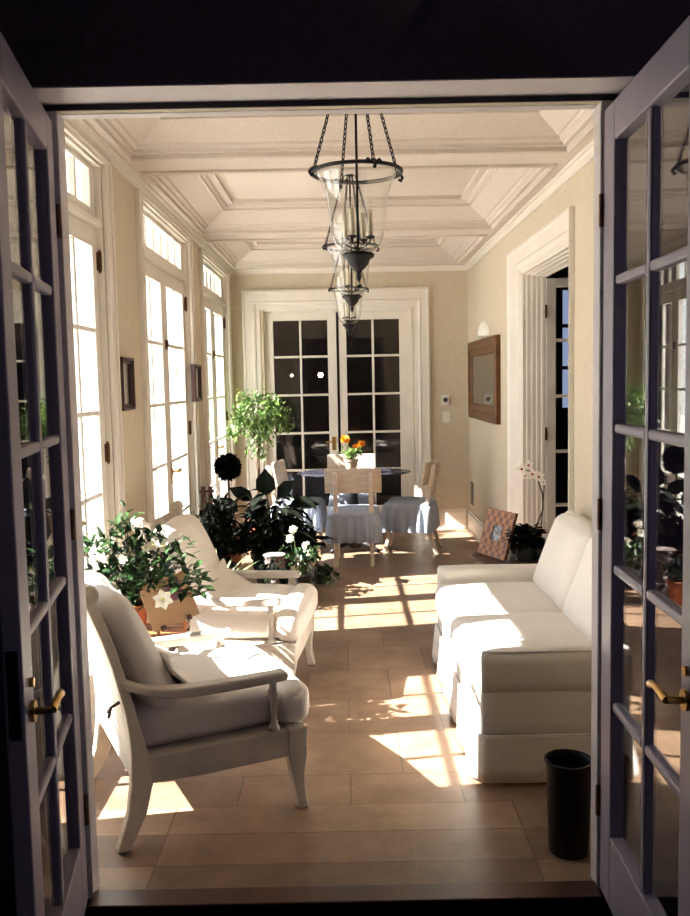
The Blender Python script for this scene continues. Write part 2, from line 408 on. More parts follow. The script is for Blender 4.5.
# baseboards
def baseboard(name, mb, label): tag(build(name, mb, 'trim', kind='structure', bevel=.006), label, 'baseboard')
mb = MB()
for a, b in ((YN+.08, 5.41), (7.46, YF)): mb.box(XR-.022, XR, a, b, 0, .19); mb.box(XR-.014, XR, a, b, .19, .225); mb.box(XR-.034, XR, a, b, 0, .02)
baseboard('baseboard_right', mb, 'tall white baseboard along the wall behind the sofa')
mb = MB()
for a, b in ((XL, -1.11), (.98, XR-.035)): mb.box(a, b, YF-.022, YF, 0, .19); mb.box(a, b, YF-.014, YF, .19, .225); mb.box(a, b, YF-.034, YF, 0, .02)
baseboard('baseboard_far', mb, 'tall white baseboard below the end wall')
mb = MB()
for a, b in ((WC[0]+WHS[0]+.11, WC[1]-WH-.11), (WC[1]+WH+.11, WC[2]-WH-.11)): mb.box(XL, XL+.022, a, b, 0, .19); mb.box(XL, XL+.014, a, b, .19, .225)
baseboard('baseboard_left', mb, 'white baseboard on the piers between the tall windows')

# ---- generic glazed leaf: local x 0..w (hinge at 0), z 0..h, thickness along y 0..t
ROWS = (0.262, 0.694, 1.127, 1.560, 1.993, 2.425)
def leaf_frame(w, h, t, s0, s1, rows, mun=.026):
    mb = MB(); mb.box(0, s0, 0, t, 0, h); mb.box(w-s1, w, 0, t, 0, h)
    mb.box(s0, w-s1, 0, t, 0, rows[0]); mb.box(s0, w-s1, 0, t, rows[-1], h)
    return mb
def leaf_muntins(w, h, t, s0, s1, rows, mun=.026):
    mb = MB(); c = (s0+w-s1)/2; e = t*.12
    mb.box(c-mun/2, c+mun/2, e, t-e, rows[0], rows[-1])
    for z in rows[1:-1]:
        mb.box(s0, c-mun/2, e, t-e, z-mun/2, z+mun/2); mb.box(c+mun/2, w-s1, e, t-e, z-mun/2, z+mun/2)
    return mb
def leaf_glass(w, h, t, s0, s1, rows):
    mb = MB(); mb.box(s0-.004, w-s1+.004, t/2-.002, t/2+.002, rows[0]-.004, rows[-1]+.004); return mb
def lever(mb, sgn, L=.10, y0=0.0):          # lever handle on the y0 face, pointing towards +/-x (sgn)
    mb.tube([(0, y0-.002, 0), (0, y0-.012, 0)], .026, 14)
    mb.tube([(0, y0-.012, 0), (0, y0-.05, 0)], .009, 10)
    pts = [(sgn*L*q, y0-.05-.006*math.sin(q*3), .012*math.sin(q*PI)) for q in (0, .2, .4, .6, .8, 1)]
    mb.tube(pts, [.011, .010, .009, .009, .010, .012], 10)
    return mb
def glazed_leaf(parent, w, h, t, s0, s1, rows, material='trim', name=None, glass='glass'):
    build('leaf_frame' if not name else name, leaf_frame(w, h, t, s0, s1, rows), material, parent, bevel=.004)
    build('muntins', leaf_muntins(w, h, t, s0, s1, rows), material, parent, bevel=.006)
    build('glass_pane', leaf_glass(w, h, t, s0, s1, rows), glass, parent)

# ---- the three tall French windows of the left wall
def french_window(i, yc, label):
    WH = WHS[i-1]
    root = structure('window_%d' % i, label, 'window', (XL, yc, 0))
    X0 = -.058; T = .040                       # leaves sit just inside the opening, inner face at X0+T/2
    # casing: three sided moulding on the room face plus jamb lining
    mb = MB()
    def fr(ins, d): return [(d, -WH-.10+ins, 0), (d, -WH-.10+ins, WT+.005-ins*.1), (d, WH+.10-ins, WT+.005-ins*.1), (d, WH+.10-ins, 0)]
    prof = [(0, 0), (0, .026), (.018, .030), (.028, .020), (.085, .018), (.092, .026), (.104, .022), (.108, -.0)]
    mb2 = MB()
    for sg in (-1, 1):
        a = sorted((sg*(WH-.004), sg*(WH+.095))); mb2.box(-.001, .018, a[0], a[1], 0, WT)
        a = sorted((sg*(WH+.078), sg*(WH+.10))); mb2.box(-.001, .030, a[0], a[1], 0, WT)
        a = sorted((sg*(WH-.012), sg*(WH+.010))); mb2.box(-.001, .024, a[0], a[1], 0, WT)
    mb2.box(-.001, .018, -WH, WH, WT-.035, WT); mb2.box(-.001, .030, -WH-.10, WH+.10, WT-.014, WT)
    build('window_casing', mb2, 'trim', root, bevel=.004)
    fm = MB()                                  # fixed frame: jambs, head, transom bar, threshold
    fm.box(-.12, -.004, -WH, -WH+.018, 0, WT); fm.box(-.12, -.004, WH-.018, WH, 0, WT)
    fm.box(-.12, -.004, -WH+.018, WH-.018, WT-.05, WT); fm.box(-.115, -.008, -WH+.018, WH-.018, 2.535, 2.572)
    fm.box(-.12, -.0, -WH+.018, WH-.018, 0, .018)
    build('window_frame', fm, 'trim', root, bevel=.004)
    # transom sash
    ts = MB(); a = WH-.02; z0, z1 = 2.574, 2.848
    ts.box(X0-T/2, X0+T/2, -a, a, z0, z0+.052); ts.box(X0-T/2, X0+T/2, -a, a, z1-.026, z1)
    ts.box(X0-T/2, X0+T/2, -a, -a+.085, z0+.052, z1-.026); ts.box(X0-T/2, X0+T/2, a-.085, a, z0+.052, z1-.026)
    n = 6; g0 = -a+.085; gw = 2*(a-.085)
    for k in range(1, n): y = g0+gw*k/n; ts.box(X0-T*.38, X0+T*.38, y-.011, y+.011, z0+.052, z1-.026)
    tr = build('transom_sash', ts, 'trim', root, bevel=.003)
    build('glass_pane', MB().box(X0-.002, X0+.002, g0-.003, g0+gw+.003, z0+.05, z1-.024), 'glass', tr)
    # two glazed leaves
    w = WH-.022
    for sg in (-1, 1):
        g = bpy.data.objects.new('window_leaf', None); COL.objects.link(g); g.parent = root
        # local frame: x along wall from hinge jamb to middle, y to outside
        if sg < 0: m = Matrix(((0, -1, 0, X0+T/2), (1, 0, 0, -WH+.020), (0, 0, 1, .018), (0, 0, 0, 1)))
        else: m = Matrix(((0, -1, 0, X0+T/2), (-1, 0, 0, WH-.020), (0, 0, 1, .018), (0, 0, 0, 1)))
        rows = [z-.018 for z in ROWS]
        for nm, mbx, ma, bv in (('leaf_frame', leaf_frame(w, 2.512, T, .085, .095, rows), 'trim', .004), ('muntins', leaf_muntins(w, 2.512, T, .085, .095, rows), 'trim', .005), ('glass_pane', leaf_glass(w, 2.512, T, .085, .095, rows), 'glass', 0)):
            build(nm, mbx.xf(m), ma, g, bevel=bv)
        hg = MB()
        for z in (.33, 1.34, 2.36):
            hg2 = MB(); y = sg*(WH-.018)
            hg2.tube([(X0+T/2+.012, y, z-.05), (X0+T/2+.012, y, z+.05)], .011, 10)
            hg2.tube([(X0+T/2+.012, y, z-.062), (X0+T/2+.012, y, z-.05)], [.004, .008], 8); hg2.tube([(X0+T/2+.012, y, z+.05), (X0+T/2+.012, y, z+.062)], [.008, .004], 8)
            hg2.box(X0+T/2-.004, X0+T/2+.006, y-.024, y+.024, z-.048, z+.048)
            build('hinge', hg2, 'hinge', g)
        if sg > 0:
            hm = MB(); lever(hm, -1, .10); hm.box(-.022, .022, -.006, 0, -.10, .07)
            # handle frame: local x along -wall, y into room
            hm.xf(Matrix(((0, -1, 0, X0+T/2), (-1, 0, 0, .045), (0, 0, 1, 1.055), (0, 0, 0, 1))))
            build('handle', hm, 'brass', g, smooth=False)
    cb = MB().box(X0+T/2, X0+T/2+.012, -.016, .016, ROWS[4]-.035, ROWS[4]+.035).tube([(X0+T/2+.016, 0, ROWS[4]-.015), (X0+T/2+.016, 0, ROWS[4]+.03)], .007)
    build('bolt', cb, 'hinge', root)
    return root
french_window(1, WC[0], 'tall white French window nearest the viewer, beside the front armchair')
french_window(2, WC[1], 'middle tall white French window between the two small wall pictures')
french_window(3, WC[2], 'farthest tall white French window, behind the leafy standard tree')

# ---- casing of the far double door
def far_casing():
    mb = MB(); x0, x1, zt = -1.11, .98, 2.73
    def fr(i, d): return [(x0+i*.92, YF-d, 0), (x0+i*.92, YF-d, zt-i), (x1-i*.78, YF-d, zt-i), (x1-i*.78, YF-d, 0)]
    prof = [(0, 0), (0, .045), (.025, .050), (.034, .036), (.125, .032), (.135, .042), (.155, .036), (.163, .022), (.21, .018), (.215, .0), (.226, -.004), (.228, -.06), (.245, -.062), (.246, -.15)]
    mb.sweep_rect(fr, prof, closed_rect=False)
    o = build('trim_2', mb, 'trim', kind='structure'); tag(o, 'broad stepped white casing around the end wall double doors', 'trim')
far_casing()
def far_door(n, x0, w, y, s0, s1, label, handle):
    r = structure('door_%d' % n, label, 'door', (x0, y, .01))
    rows = (0.26, .682, 1.109, 1.543, 1.976, 2.385)
    glazed_leaf(r, w, 2.475, .042, s0, s1, rows)
    if handle:
        hm = lever(MB(), -1, .09); hm.box(-.02, .02, -.006, 0, -.09, .06); hm.xf(Matrix.Translation((w-.05, 0, 1.0)))
        build('handle', hm, 'brass', r)
far_door(1, -.88, .816, YF+.075, .102, .10, 'white glazed door leaf in the end wall, on the plant side', True)
far_door(2, -.035, .825, YF+.100, .084, .140, 'white glazed door leaf in the end wall, behind the marigolds', False)

# ---- right doorway: wide casing, stepped reveal and a glazed leaf standing open beyond
def right_casing():
    mb = MB()
    def fr(a, b, z, d): return [(XR-d, a, 0), (XR-d, a, z), (XR-d, b, z), (XR-d, b, 0)]
    ring = [fr(7.46, 5.405, 2.725, 0), fr(7.46, 5.405, 2.725, .03), fr(7.40, 5.408, 2.705, .035), fr(7.37, 5.410, 2.69, .024), fr(7.07, 5.418, 2.60, .022), fr(7.04, 5.420, 2.585, .032), fr(6.98, 5.424, 2.545, .026), fr(6.955, 5.427, 2.515, .0)]
    y, z, d = 6.945, 2.507, .0
    for k in range(4):
        ring += [fr(y, 5.43, z, d), fr(y, 5.43, z, d-.026), fr(y-.006, 5.43, z-.004, d-.030), fr(y-.006, 5.43, z-.004, d-.036)]; y -= .014; z -= .009; d -= .036
    ring += [fr(y, 5.43, z, d), fr(y, 5.43, z, -.17)]
    vs = [v for r in ring for v in r]; fs = []
    for i in range(len(ring)-1):
        for j in range(3): fs.append((i*4+j, i*4+j+1, (i+1)*4+j+1, (i+1)*4+j))
    mb.add(vs, fs)
    o = build('trim_3', mb, 'trim', kind='structure'); tag(o, 'white stepped casing of the doorway beyond the sofa', 'trim')
right_casing()
r = structure('door_3', 'white glazed door standing open inside the cased doorway beside the sofa', 'door', (XR+.172, 6.885, .01))
rows = (0.26, .682, 1.109, 1.543, 1.976, 2.385)
glazed_leaf(r, .78, 2.455, .042, .075, .10, rows)
for z in (.3, 1.25, 2.2): build('hinge', MB().box(-.012, .004, -.012, .0, z-.05, z+.05), 'hinge', r)

# ---- the near doorway: jamb lining, head casing, threshold
mb = MB()
mb.box(ND[0]-.0, ND[0]+.002, YN+.005, YN+.075, 0, ND[2]); mb.box(ND[1]-.002, ND[1], YN+.005, YN+.075, 0, ND[2])
mb.box(ND[0], ND[1], YN+.03, YN+.075, ND[2]-.002, ND[2]+.03)
mb.box(ND[0]-.09, ND[0], YN, YN+.03, 0, 2.57); mb.box(ND[1], ND[1]+.09, YN, YN+.03, 0, 2.57)
mb.box(ND[0]-.083, ND[1]+.083, YN-.158, YN-.001, 2.563, 2.5665); mb.box(ND[0]-.085, ND[0]-.082, YN-.158, YN-.001, 0, 2.563); mb.box(ND[1]+.082, ND[1]+.085, YN-.158, YN-.001, 0, 2.563)
o = build('trim_4', mb, 'head', kind='structure'); tag(o, 'pale head and jamb lining of the near doorway', 'trim')
mb = MB(); mb.box(ND[0]-.08, ND[1]+.08, YN-.004, YN+.028, ND[2]+.001, 2.5625)  # strip coloured dark for the shaded step under the head
o = build('trim_5', mb, 'head_strip', kind='structure'); tag(o, 'dark strip for the shaded step across the head of the near doorway', 'trim')
mb = MB(); mb.box(ND[0], ND[1], YN-.06, YN+.035, .0005, .010)
o = build('trim_6', mb, 'dark_wood', kind='structure', bevel=.004); tag(o, 'dark threshold strip on the floor of the near doorway', 'trim')

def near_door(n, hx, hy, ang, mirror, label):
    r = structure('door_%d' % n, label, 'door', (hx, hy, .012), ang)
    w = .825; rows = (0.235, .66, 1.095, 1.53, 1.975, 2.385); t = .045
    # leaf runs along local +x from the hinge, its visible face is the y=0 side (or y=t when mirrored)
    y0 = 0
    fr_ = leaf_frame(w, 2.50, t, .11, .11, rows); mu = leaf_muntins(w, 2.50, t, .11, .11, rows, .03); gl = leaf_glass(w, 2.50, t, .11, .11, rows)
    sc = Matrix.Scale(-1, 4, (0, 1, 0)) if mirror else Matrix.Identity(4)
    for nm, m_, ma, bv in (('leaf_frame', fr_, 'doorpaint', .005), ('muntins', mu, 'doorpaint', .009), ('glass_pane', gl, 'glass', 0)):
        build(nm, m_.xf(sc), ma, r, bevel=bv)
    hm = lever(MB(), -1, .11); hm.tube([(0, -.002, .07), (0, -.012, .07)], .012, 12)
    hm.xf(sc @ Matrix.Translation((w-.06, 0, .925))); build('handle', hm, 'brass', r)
    lk = MB().box(w, w+.003, .010, t-.010, .88, 1.09).xf(sc); build('latch_plate', lk, 'iron', r)
    for z in (.3, 1.25, 2.2):
        hg = MB().tube([(-.004, -.006, z-.05), (-.004, -.006, z+.05)], .008, 8).xf(sc); build('hinge', hg, 'hinge', r)
# left leaf: runs from hinge towards the viewer; its visible face looks to +x
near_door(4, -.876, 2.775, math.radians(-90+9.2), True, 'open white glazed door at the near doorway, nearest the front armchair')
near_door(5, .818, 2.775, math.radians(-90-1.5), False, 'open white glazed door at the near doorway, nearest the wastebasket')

# ---- the darker rooms around the sunroom
def room_box(name, x0, x1, y0, y1, z0, z1, skip, material, label, t=.08, fm=None):
    mb = MB()
    if '-x' not in skip: mb.box(x0-t, x0, y0-t, y1+t, z0, z1)
    if '+x' not in skip: mb.box(x1, x1+t, y0-t, y1+t, z0, z1)
    if '-y' not in skip: mb.box(x0, x1, y0-t, y0, z0, z1)
    if '+y' not in skip: mb.box(x0, x1, y1, y1+t, z0, z1)
    o = build(name, mb, material, kind='structure'); tag(o, label, 'wall'); return o
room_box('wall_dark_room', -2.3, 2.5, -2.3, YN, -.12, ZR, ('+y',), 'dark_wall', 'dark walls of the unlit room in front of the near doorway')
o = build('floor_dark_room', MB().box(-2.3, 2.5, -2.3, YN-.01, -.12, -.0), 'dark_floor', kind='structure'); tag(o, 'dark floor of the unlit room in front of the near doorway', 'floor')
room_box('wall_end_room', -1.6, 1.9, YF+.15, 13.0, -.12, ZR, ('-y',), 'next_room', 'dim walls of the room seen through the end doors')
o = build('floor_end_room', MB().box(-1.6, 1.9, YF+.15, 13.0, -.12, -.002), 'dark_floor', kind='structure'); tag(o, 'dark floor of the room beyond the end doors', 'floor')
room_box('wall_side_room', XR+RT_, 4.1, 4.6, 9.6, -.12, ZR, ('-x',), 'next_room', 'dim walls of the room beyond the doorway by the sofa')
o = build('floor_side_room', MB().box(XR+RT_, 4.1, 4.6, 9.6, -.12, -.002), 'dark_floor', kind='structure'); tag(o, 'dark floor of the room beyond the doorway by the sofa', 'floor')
r = structure('window_4', 'bluish daylit window glimpsed through the open door beside the sofa', 'window', (2.36, 9.58, 1.35))  # glowing panel added to give the door glass its bluish reflection
mb = MB()
for a in (0, .30, .60): mb.box(a-.02, a+.02, -.03, 0, 0, 1.3)
for z in (0, .45, .9, 1.3): mb.box(0, .6, -.03, 0, z-.02, z+.02)
build('window_frame', mb, 'dark_wood', r); build('glass_pane', MB().box(0, .6, -.01, -.004, 0, 1.3), 'blue_glow', r)

# ---- outside
o = build('ground', MB().box(-30, XL-.12, -20, 40, -.3, -.10), 'terrace', kind='structure'); tag(o, 'pale sunny terrace outside the tall windows', 'ground')


# ================================================================== THE THINGS
# ---- sofa
def make_sofa():
    root = thing('sofa', 'long white slipcovered sofa facing the windows', 'sofa', (.97, 4.40, 0))
    O = Vector((.97, 4.40, 0))
    x0, x1, y0, y1 = .545, 1.395, 3.545, 5.255
    def B(*a): return MB().box(a[0]-O.x, a[1]-O.x, a[2]-O.y, a[3]-O.y, a[4], a[5])
    # base with a front bow, upholstered
    build('base', B(x0+.004, x1-.01, y0+.01, y1-.01, .06, .40), 'sofa', root, bevel=.015)
    # slipcover skirt: a ribbon round the base, flaring, with a pleat at each corner
    mb = MB(); path = []
    def seg(p, q, n):
        for i in range(n): path.append((lerp(p[0], q[0], i/n), lerp(p[1], q[1], i/n)))
    seg((x0, y1), (x0, y0+.03), 40); seg((x0, y0+.03), (x0+.03, y0), 6); seg((x0+.03, y0), (x1, y0), 24); seg((x1, y0), (x1, y1), 8); seg((x1, y1), (x0, y1), 24)
    n = len(path); vs = []; c = ((x0+x1)/2, (y0+y1)/2)
    for k, z in enumerate((.215, .205, .14, .07, .018)):
        for i, (x, y) in enumerate(path):
            g = (z-.215)/-.2
            on_front = i < 40
            wob = .006*math.sin(i*.9)+.004*math.sin(i*2.3+1)
            corner = math.exp(-((y-(y0+.05))/.04)**2) if on_front else 0
            mid = math.exp(-((y-4.40)/.03)**2) if on_front else 0
            fl = .008+g*(.018+wob*1.2+.025*corner-.012*mid) if on_front else .006+g*(.004+wob*.35)
            dx = x-c[0]; dy = y-c[1]
            nx = -1 if on_front or (40 <= i < 46) else (1 if 70 <= i < 78 else 0)
            ny = -1 if 40 <= i < 70 else (1 if i >= 78 else 0)
            vs.append((x+nx*fl-O.x, y+ny*fl-O.y, z))
    fs = []
    for k in range(4):
        for i in range(n):
            fs.append((k*n+i, k*n+(i+1) % n, (k+1)*n+(i+1) % n, (k+1)*n+i))
    mb.add(vs, fs)
    sk = build('skirt', mb, 'sofa', root, smooth=True)
    sd = sk.modifiers.new('solid', 'SOLIDIFY'); sd.thickness = .004; sd.offset = 1
    # welt seam above the skirt
    build('seam', MB().tube([(p[0]-(.006 if i < 46 else 0)-O.x, p[1]-(.006 if 40 <= i < 70 else 0)-O.y, .216) for i, p in enumerate(path)], .005, 6, closed=True), 'sofa', root, smooth=True)
    # arms: rounded box arms, the cover hanging loose on the outer face
    for ya, yb, sd_ in ((y0, y0+.155, 11), (y1-.155, y1, 12)):
        a = soft_box(x1-x0-.01, yb-ya, .37, .022, .008, 14, sd_, .0022)
        a.xf(Matrix.Translation(((x0+x1)/2-O.x, (ya+yb)/2-O.y, .393)))
        arm = build('arm', a, 'sofa', root, smooth=True)
        # loose turned-over flap of the cover on the outer side
        s_ = -1 if sd_ == 11 else 1; yy = ya if s_ < 0 else yb
        fm = MB(); nn = 30; vs = []
        for k, z in enumerate((.560, .52, .48, .44, .402)):
            for i in range(nn+1):
                t = i/nn; x = lerp(x0+.006, x1-.02, t)
                w = .006*math.exp(-((t*.9-.15-k*.10)/.06)**2)+.006*math.exp(-((t-.05-k*.13)/.05)**2)
                vs.append((x-O.x, yy+s_*(.004+w*(1 if 0 < k < 4 else .2))-O.y, z+.003*math.sin(6*t)))
        fs = [(k*(nn+1)+i, k*(nn+1)+i+1, (k+1)*(nn+1)+i+1, (k+1)*(nn+1)+i) for k in range(4) for i in range(nn)]
        fm.add(vs, fs); fo = build('flap', fm, 'sofa', arm, smooth=True)
        q = fo.modifiers.new('solid', 'SOLIDIFY'); q.thickness = .004; q.offset = 0
        build('piping', MB().tube([(x0+.012-O.x, (yy-s_*.004)-O.y, .572), (x1-.02-O.x, (yy-s_*.004)-O.y, .572)], .0045, 6), 'sofa', arm, smooth=True)
    # back
    bo = [(1.255, .30), (1.30, .86), (1.325, .90), (1.37, .905), (1.395, .87), (1.395, .06), (1.25, .06)]
    build('back', MB().prism([(p[0]-O.x, p[1]) for p in bo], y0+.01-O.y, y1-.01-O.y), 'sofa', root, bevel=.02, seg=3, smooth=True)
    # two seat cushions, two leaning back cushions
    ym = [y0+.158, 4.40, y1-.158]
    for k in range(2):
        ya, yb = ym[k], ym[k+1]
        s_ = soft_box(.70, yb-ya-.006, .155, .05, .022, 16, 20+k, .003)
        s_.xf(Matrix.Translation(((.515+1.215)/2-O.x, (ya+yb)/2-O.y, .432)))
        build('seat_cushion', s_, 'sofa', root, smooth=True)
        b_ = soft_box(.150, yb-ya-.004, .46, .055, .022, 16, 30+k, .003)
        b_.xf(Matrix.Translation((1.222-O.x, (ya+yb)/2-O.y, .685)) @ Matrix.Rotation(math.radians(21), 4, 'Y'))
        build('back_cushion', b_, 'sofa', root, smooth=True)
make_sofa()

# ---- the two low armchairs
def make_armchair():
    W = .72
    root = thing('armchair', '', 'armchair')
    ox, oy = .35, W/2
    T = Matrix.Translation((-ox, -oy, 0))
    A = [(-.108, .958), (-.080, .876), (-.049, .792), (-.017, .69), (.000, .612), (.022, .518), (.034, .43), (.038, .355), (.034, .243), (.019, .136), (-.010, .052), (-.026, .0)]
    Bk = [(-.062, .945), (-.030, .85), (.000, .76), (.022, .68), (.040, .606), (.066, .50), (.088, .41), (.105, .341), (.116, .243), (.088, .13), (.045, .045), (.018, .0)]
    for y in (0, W-.048):
        build('rear_leg', MB().ribbon_prism(A, Bk, y, y+.048).xf(T), 'chairwood', root, bevel=.006)
        # scrolled knob on top of the post
        kb = MB(); kb.tube([(-.088, y-.006, .965), (-.088, y+.054, .965)], .036, 20); kb.tube([(-.088, y-.010, .965), (-.088, y+.058, .965)], .015, 12)
        build('finial', kb.xf(T), 'chairwood', root, bevel=.004, smooth=False)
        FL = [(.652, .335), (.653, .223), (.662, .160), (.677, .10), (.688, .04), (.690, .0)]
        FR = [(.735, .335), (.734, .223), (.721, .150), (.720, .10), (.726, .05), (.737, .0)]
        build('front_leg', MB().ribbon_prism(FL, FR, y+.001, y+.047).xf(T), 'chairwood', root, bevel=.006)
        build('side_rail', MB().prism([(.095, .338), (.652, .333), (.652, .228), (.60, .226), (.30, .226), (.11, .238)], y+.004, y+.044).xf(T), 'chairwood', root, bevel=.004)
        yc = y+.024
        at = [(.010, .645), (.05, .625), (.10, .603), (.17, .587), (.255, .577), (.38, .573), (.506, .574), (.60, .573), (.645, .575), (.66, .566)]
        ab = [(.026, .605), (.07, .582), (.12, .562), (.18, .545), (.27, .535), (.38, .532), (.50, .533), (.60, .534), (.645, .536), (.66, .545)]
        build('armrest', MB().ribbon_prism(at, ab, yc-.031, yc+.031).xf(T), 'chairwood', root, bevel=.014, seg=3, smooth=False)
        pz = [(.016, .335), (.022, .337), (.022, .352), (.015, .358), (.0135, .40), (.0150, .46), (.0165, .485), (.021, .490), (.021, .500), (.016, .506), (.015, .52), (.019, .536)]
        build('arm_post', MB().lathe(pz, 16, (.603, yc, 0)).xf(T), 'chairwood', root, smooth=True)
    build('front_rail', MB().box(.690, .733, .046, W-.046, .226, .338).xf(T), 'chairwood', root, bevel=.004)
    build('rear_rail', MB().box(.045, .085, .046, W-.046, .245, .335).xf(T), 'chairwood', root, bevel=.004)
    build('seat_deck', MB().box(.08, .70, .045, W-.045, .315, .335).xf(T), 'chairwood', root)
    # solid back panel between the posts
    a = [(-.095, .95), (-.070, .86), (-.040, .77), (-.008, .66), (.012, .56), (.035, .44), (.046, .33)]
    b = [(-.075, .957), (-.048, .865), (-.018, .775), (.014, .665), (.036, .565), (.060, .445), (.072, .33)]
    build('back_panel', MB().ribbon_prism(a, b, .046, W-.046).xf(T), 'chairwood', root, bevel=.004)
    # seat cushion: T shape, the front spreading past the arm posts
    sc = soft_box(.60, W-.10, .165, .055, .028, 16, 3, .0035).xf(T @ Matrix.Translation((.372, W/2, .425)))
    sc2 = soft_box(.150, W-.012, .160, .055, .020, 14, 4, .003).xf(T @ Matrix.Translation((.690, W/2, .424)))
    c_ = build('seat_cushion', sc, 'cushion', root, smooth=True); build('cushion_front', sc2, 'cushion', c_, smooth=True)
    # leaning back cushion, rounded over the top, with a gathered lower edge
    bc = soft_box(.135, W-.13, .51, .065, .030, 20, 5, .007)
    bc.xf(T @ Matrix.Translation((.100, W/2, .692)) @ Matrix.Rotation(math.radians(-25), 4, 'Y'))
    k_ = build('back_cushion', bc, 'cushion', root, smooth=True)
    fl = MB(); vs = []; n = 12
    for i in range(n+1):
        for j in range(9):
            u = i/n; v = j/8
            x = .20+u*.16; y = lerp(.075, W-.075, v)
            z = .66-.155*u**.55+.010*math.sin(v*17+u*5)+.006*math.sin(v*31)
            vs.append((x+.02*math.sin(v*9), y, max(z, .520+.006*math.sin(v*23))))
    fl.add(vs, [(i*9+j, i*9+j+1, (i+1)*9+j+1, (i+1)*9+j) for i in range(n) for j in range(8)])
    f_ = build('cushion_skirt', fl.xf(T), 'cushion', k_, smooth=True); q = f_.modifiers.new('solid', 'SOLIDIFY'); q.thickness = .012; q.offset = 0
    tie = MB().tube([(.012, .055, .545), (-.012, .075, .525), (-.022, .10, .50)], .007, 6).tube([(-.012, .075, .525), (-.028, .06, .49)], .006, 6)
    build('tie', tie.xf(T), 'dark_wood', k_)
    return root
def place_chair(o, foot, ang, label):
    # foot = where the rear leg of the near side meets the floor
    c, s = math.cos(ang), math.sin(ang); lx, ly = .35, .36
    o.location = (foot[0]+c*lx-s*ly, foot[1]+s*lx+c*ly, 0); o.rotation_euler = (0, 0, ang); o['label'] = label; o['group'] = 'low white armchairs'
ch = make_armchair()
place_chair(ch, (-.829, 3.073), math.radians(25.8), 'low white armchair in front, its shaded side toward the open doorway')
ch2 = copy_tree(ch)
place_chair(ch2, (-1.005, 4.560), math.radians(-6), 'low white armchair in full sun, beyond the gardenia table')

# ---- lanterns
def make_lantern():
    root = thing('hanging_lantern', '', 'lantern')     # origin at ring centre height
    R_ = .194
    gp = [(.182, .0), (.168, -.018), (.150, -.05), (.134, -.10), (.126, -.16), (.122, -.22), (.114, -.27), (.098, -.31), (.072, -.335), (.045, -.345)]
    inner = [(r-.003, z) for r, z in gp][::-1]
    build('glass_bell', MB().lathe(gp+inner, 40, closed=True), 'lantern_glass', root, smooth=True)
    build('ring', MB().tube([(R_*math.cos(2*PI*i/48), R_*math.sin(2*PI*i/48), 0) for i in range(48)], .0085, 8, closed=True), 'iron', root, smooth=True)
    cp = [(.0, -.343), (.060, -.343), (.072, -.350), (.068, -.362), (.052, -.372), (.044, -.392), (.030, -.408), (.016, -.420), (.010, -.432), (.014, -.442), (.010, -.455), (.0, -.470)]
    build('bottom_cap', MB().lathe(cp, 24), 'iron', root, smooth=True)
    build('rod', MB().tube([(0, 0, -.345), (0, 0, .525)], .006, 10), 'iron', root, smooth=True)
    build('canopy', MB().lathe([(.0, .535), (.068, .535), (.066, .522), (.045, .508), (.014, .498), (.0, .495)], 24), 'iron', root, smooth=True)
    for k in range(4):
        a = math.radians(20+90*k); ca, sa = math.cos(a), math.sin(a)
        hk = MB(); hk.tube([(ca*(R_+q), sa*(R_+q), z) for q, z in ((.0, .0), (.014, .004), (.022, -.010), (.014, -.024), (.004, -.018))], .007, 8)
        for sg in (-1, 1):
            hk.tube([(ca*R_-sa*sg*.010, sa*R_+ca*sg*.010, .002), (ca*R_-sa*sg*.026, sa*R_+ca*sg*.026, .014), (ca*R_-sa*sg*.036, sa*R_+ca*sg*.036, .004), (ca*R_-sa*sg*.030, sa*R_+ca*sg*.030, -.006)], .005, 6)
        hk.lathe([(.0, .016), (.012, .012), (.012, -.004), (.0, -.010)], 10, (ca*R_, sa*R_, 0))
        build('hook', hk, 'iron', root, smooth=True)
        p0 = Vector((ca*(R_-.002), sa*(R_-.002), .014)); p1 = Vector((ca*.045, sa*.045, .505)); n = 24
        cm = MB(); d = (p1-p0); dl = d.length/n; dn = d.normalized(); s1 = dn.orthogonal().normalized(); s2 = dn.cross(s1)
        for i in range(n):
            c = p0+dn*dl*(i+.5); sv = s1 if i % 2 else s2; pts = []
            for j in range(10):
                t = 2*PI*j/10; pts.append(c+dn*(math.cos(t)*dl*.68)+sv*(math.sin(t)*.0065))
            cm.tube(pts, .0028, 5, closed=True)
        build('chain', cm, 'iron', root)
        a2 = a+math.radians(45); ca, sa = math.cos(a2), math.sin(a2)
        cn = MB(); cn.tube([(0, 0, -.325), (ca*.03, sa*.03, -.318), (ca*.055, sa*.055, -.305), (ca*.06, sa*.06, -.285)], .0045, 8); cn.lathe([(.008, -.288), (.018, -.284), (.020, -.276), (.010, -.276)], 12, (ca*.06, sa*.06, 0))
        build('candle_arm', cn, 'iron', root, smooth=True)
        cd = build('candle', MB().lathe([(.0105, -.278), (.0105, -.165), (.006, -.163), (.0, -.163)], 12, (ca*.06, sa*.06, 0)), 'candle', root, smooth=True)
        build('bulb', MB().lathe([(.004, -.165), (.0085, -.15), (.0095, -.14), (.006, -.12), (.0, -.105)], 12, (ca*.06, sa*.06, 0)), 'lantern_glass', cd, smooth=True)
    return root
ln = make_lantern()
LZ = 2.600
for i, (y, lab) in enumerate(((3.90, 'nearest and largest of the three hanging bell jar lanterns'), (6.45, 'middle one of the three hanging bell jar lanterns'), (8.95, 'farthest hanging bell jar lantern, in front of the end doors'))):
    o = ln if i == 0 else copy_tree(ln)
    o.location = (.078, y, LZ+(.05, .065, .02)[i]*(1 if i else 0)); o['label'] = lab; o['group'] = 'bell jar lanterns'

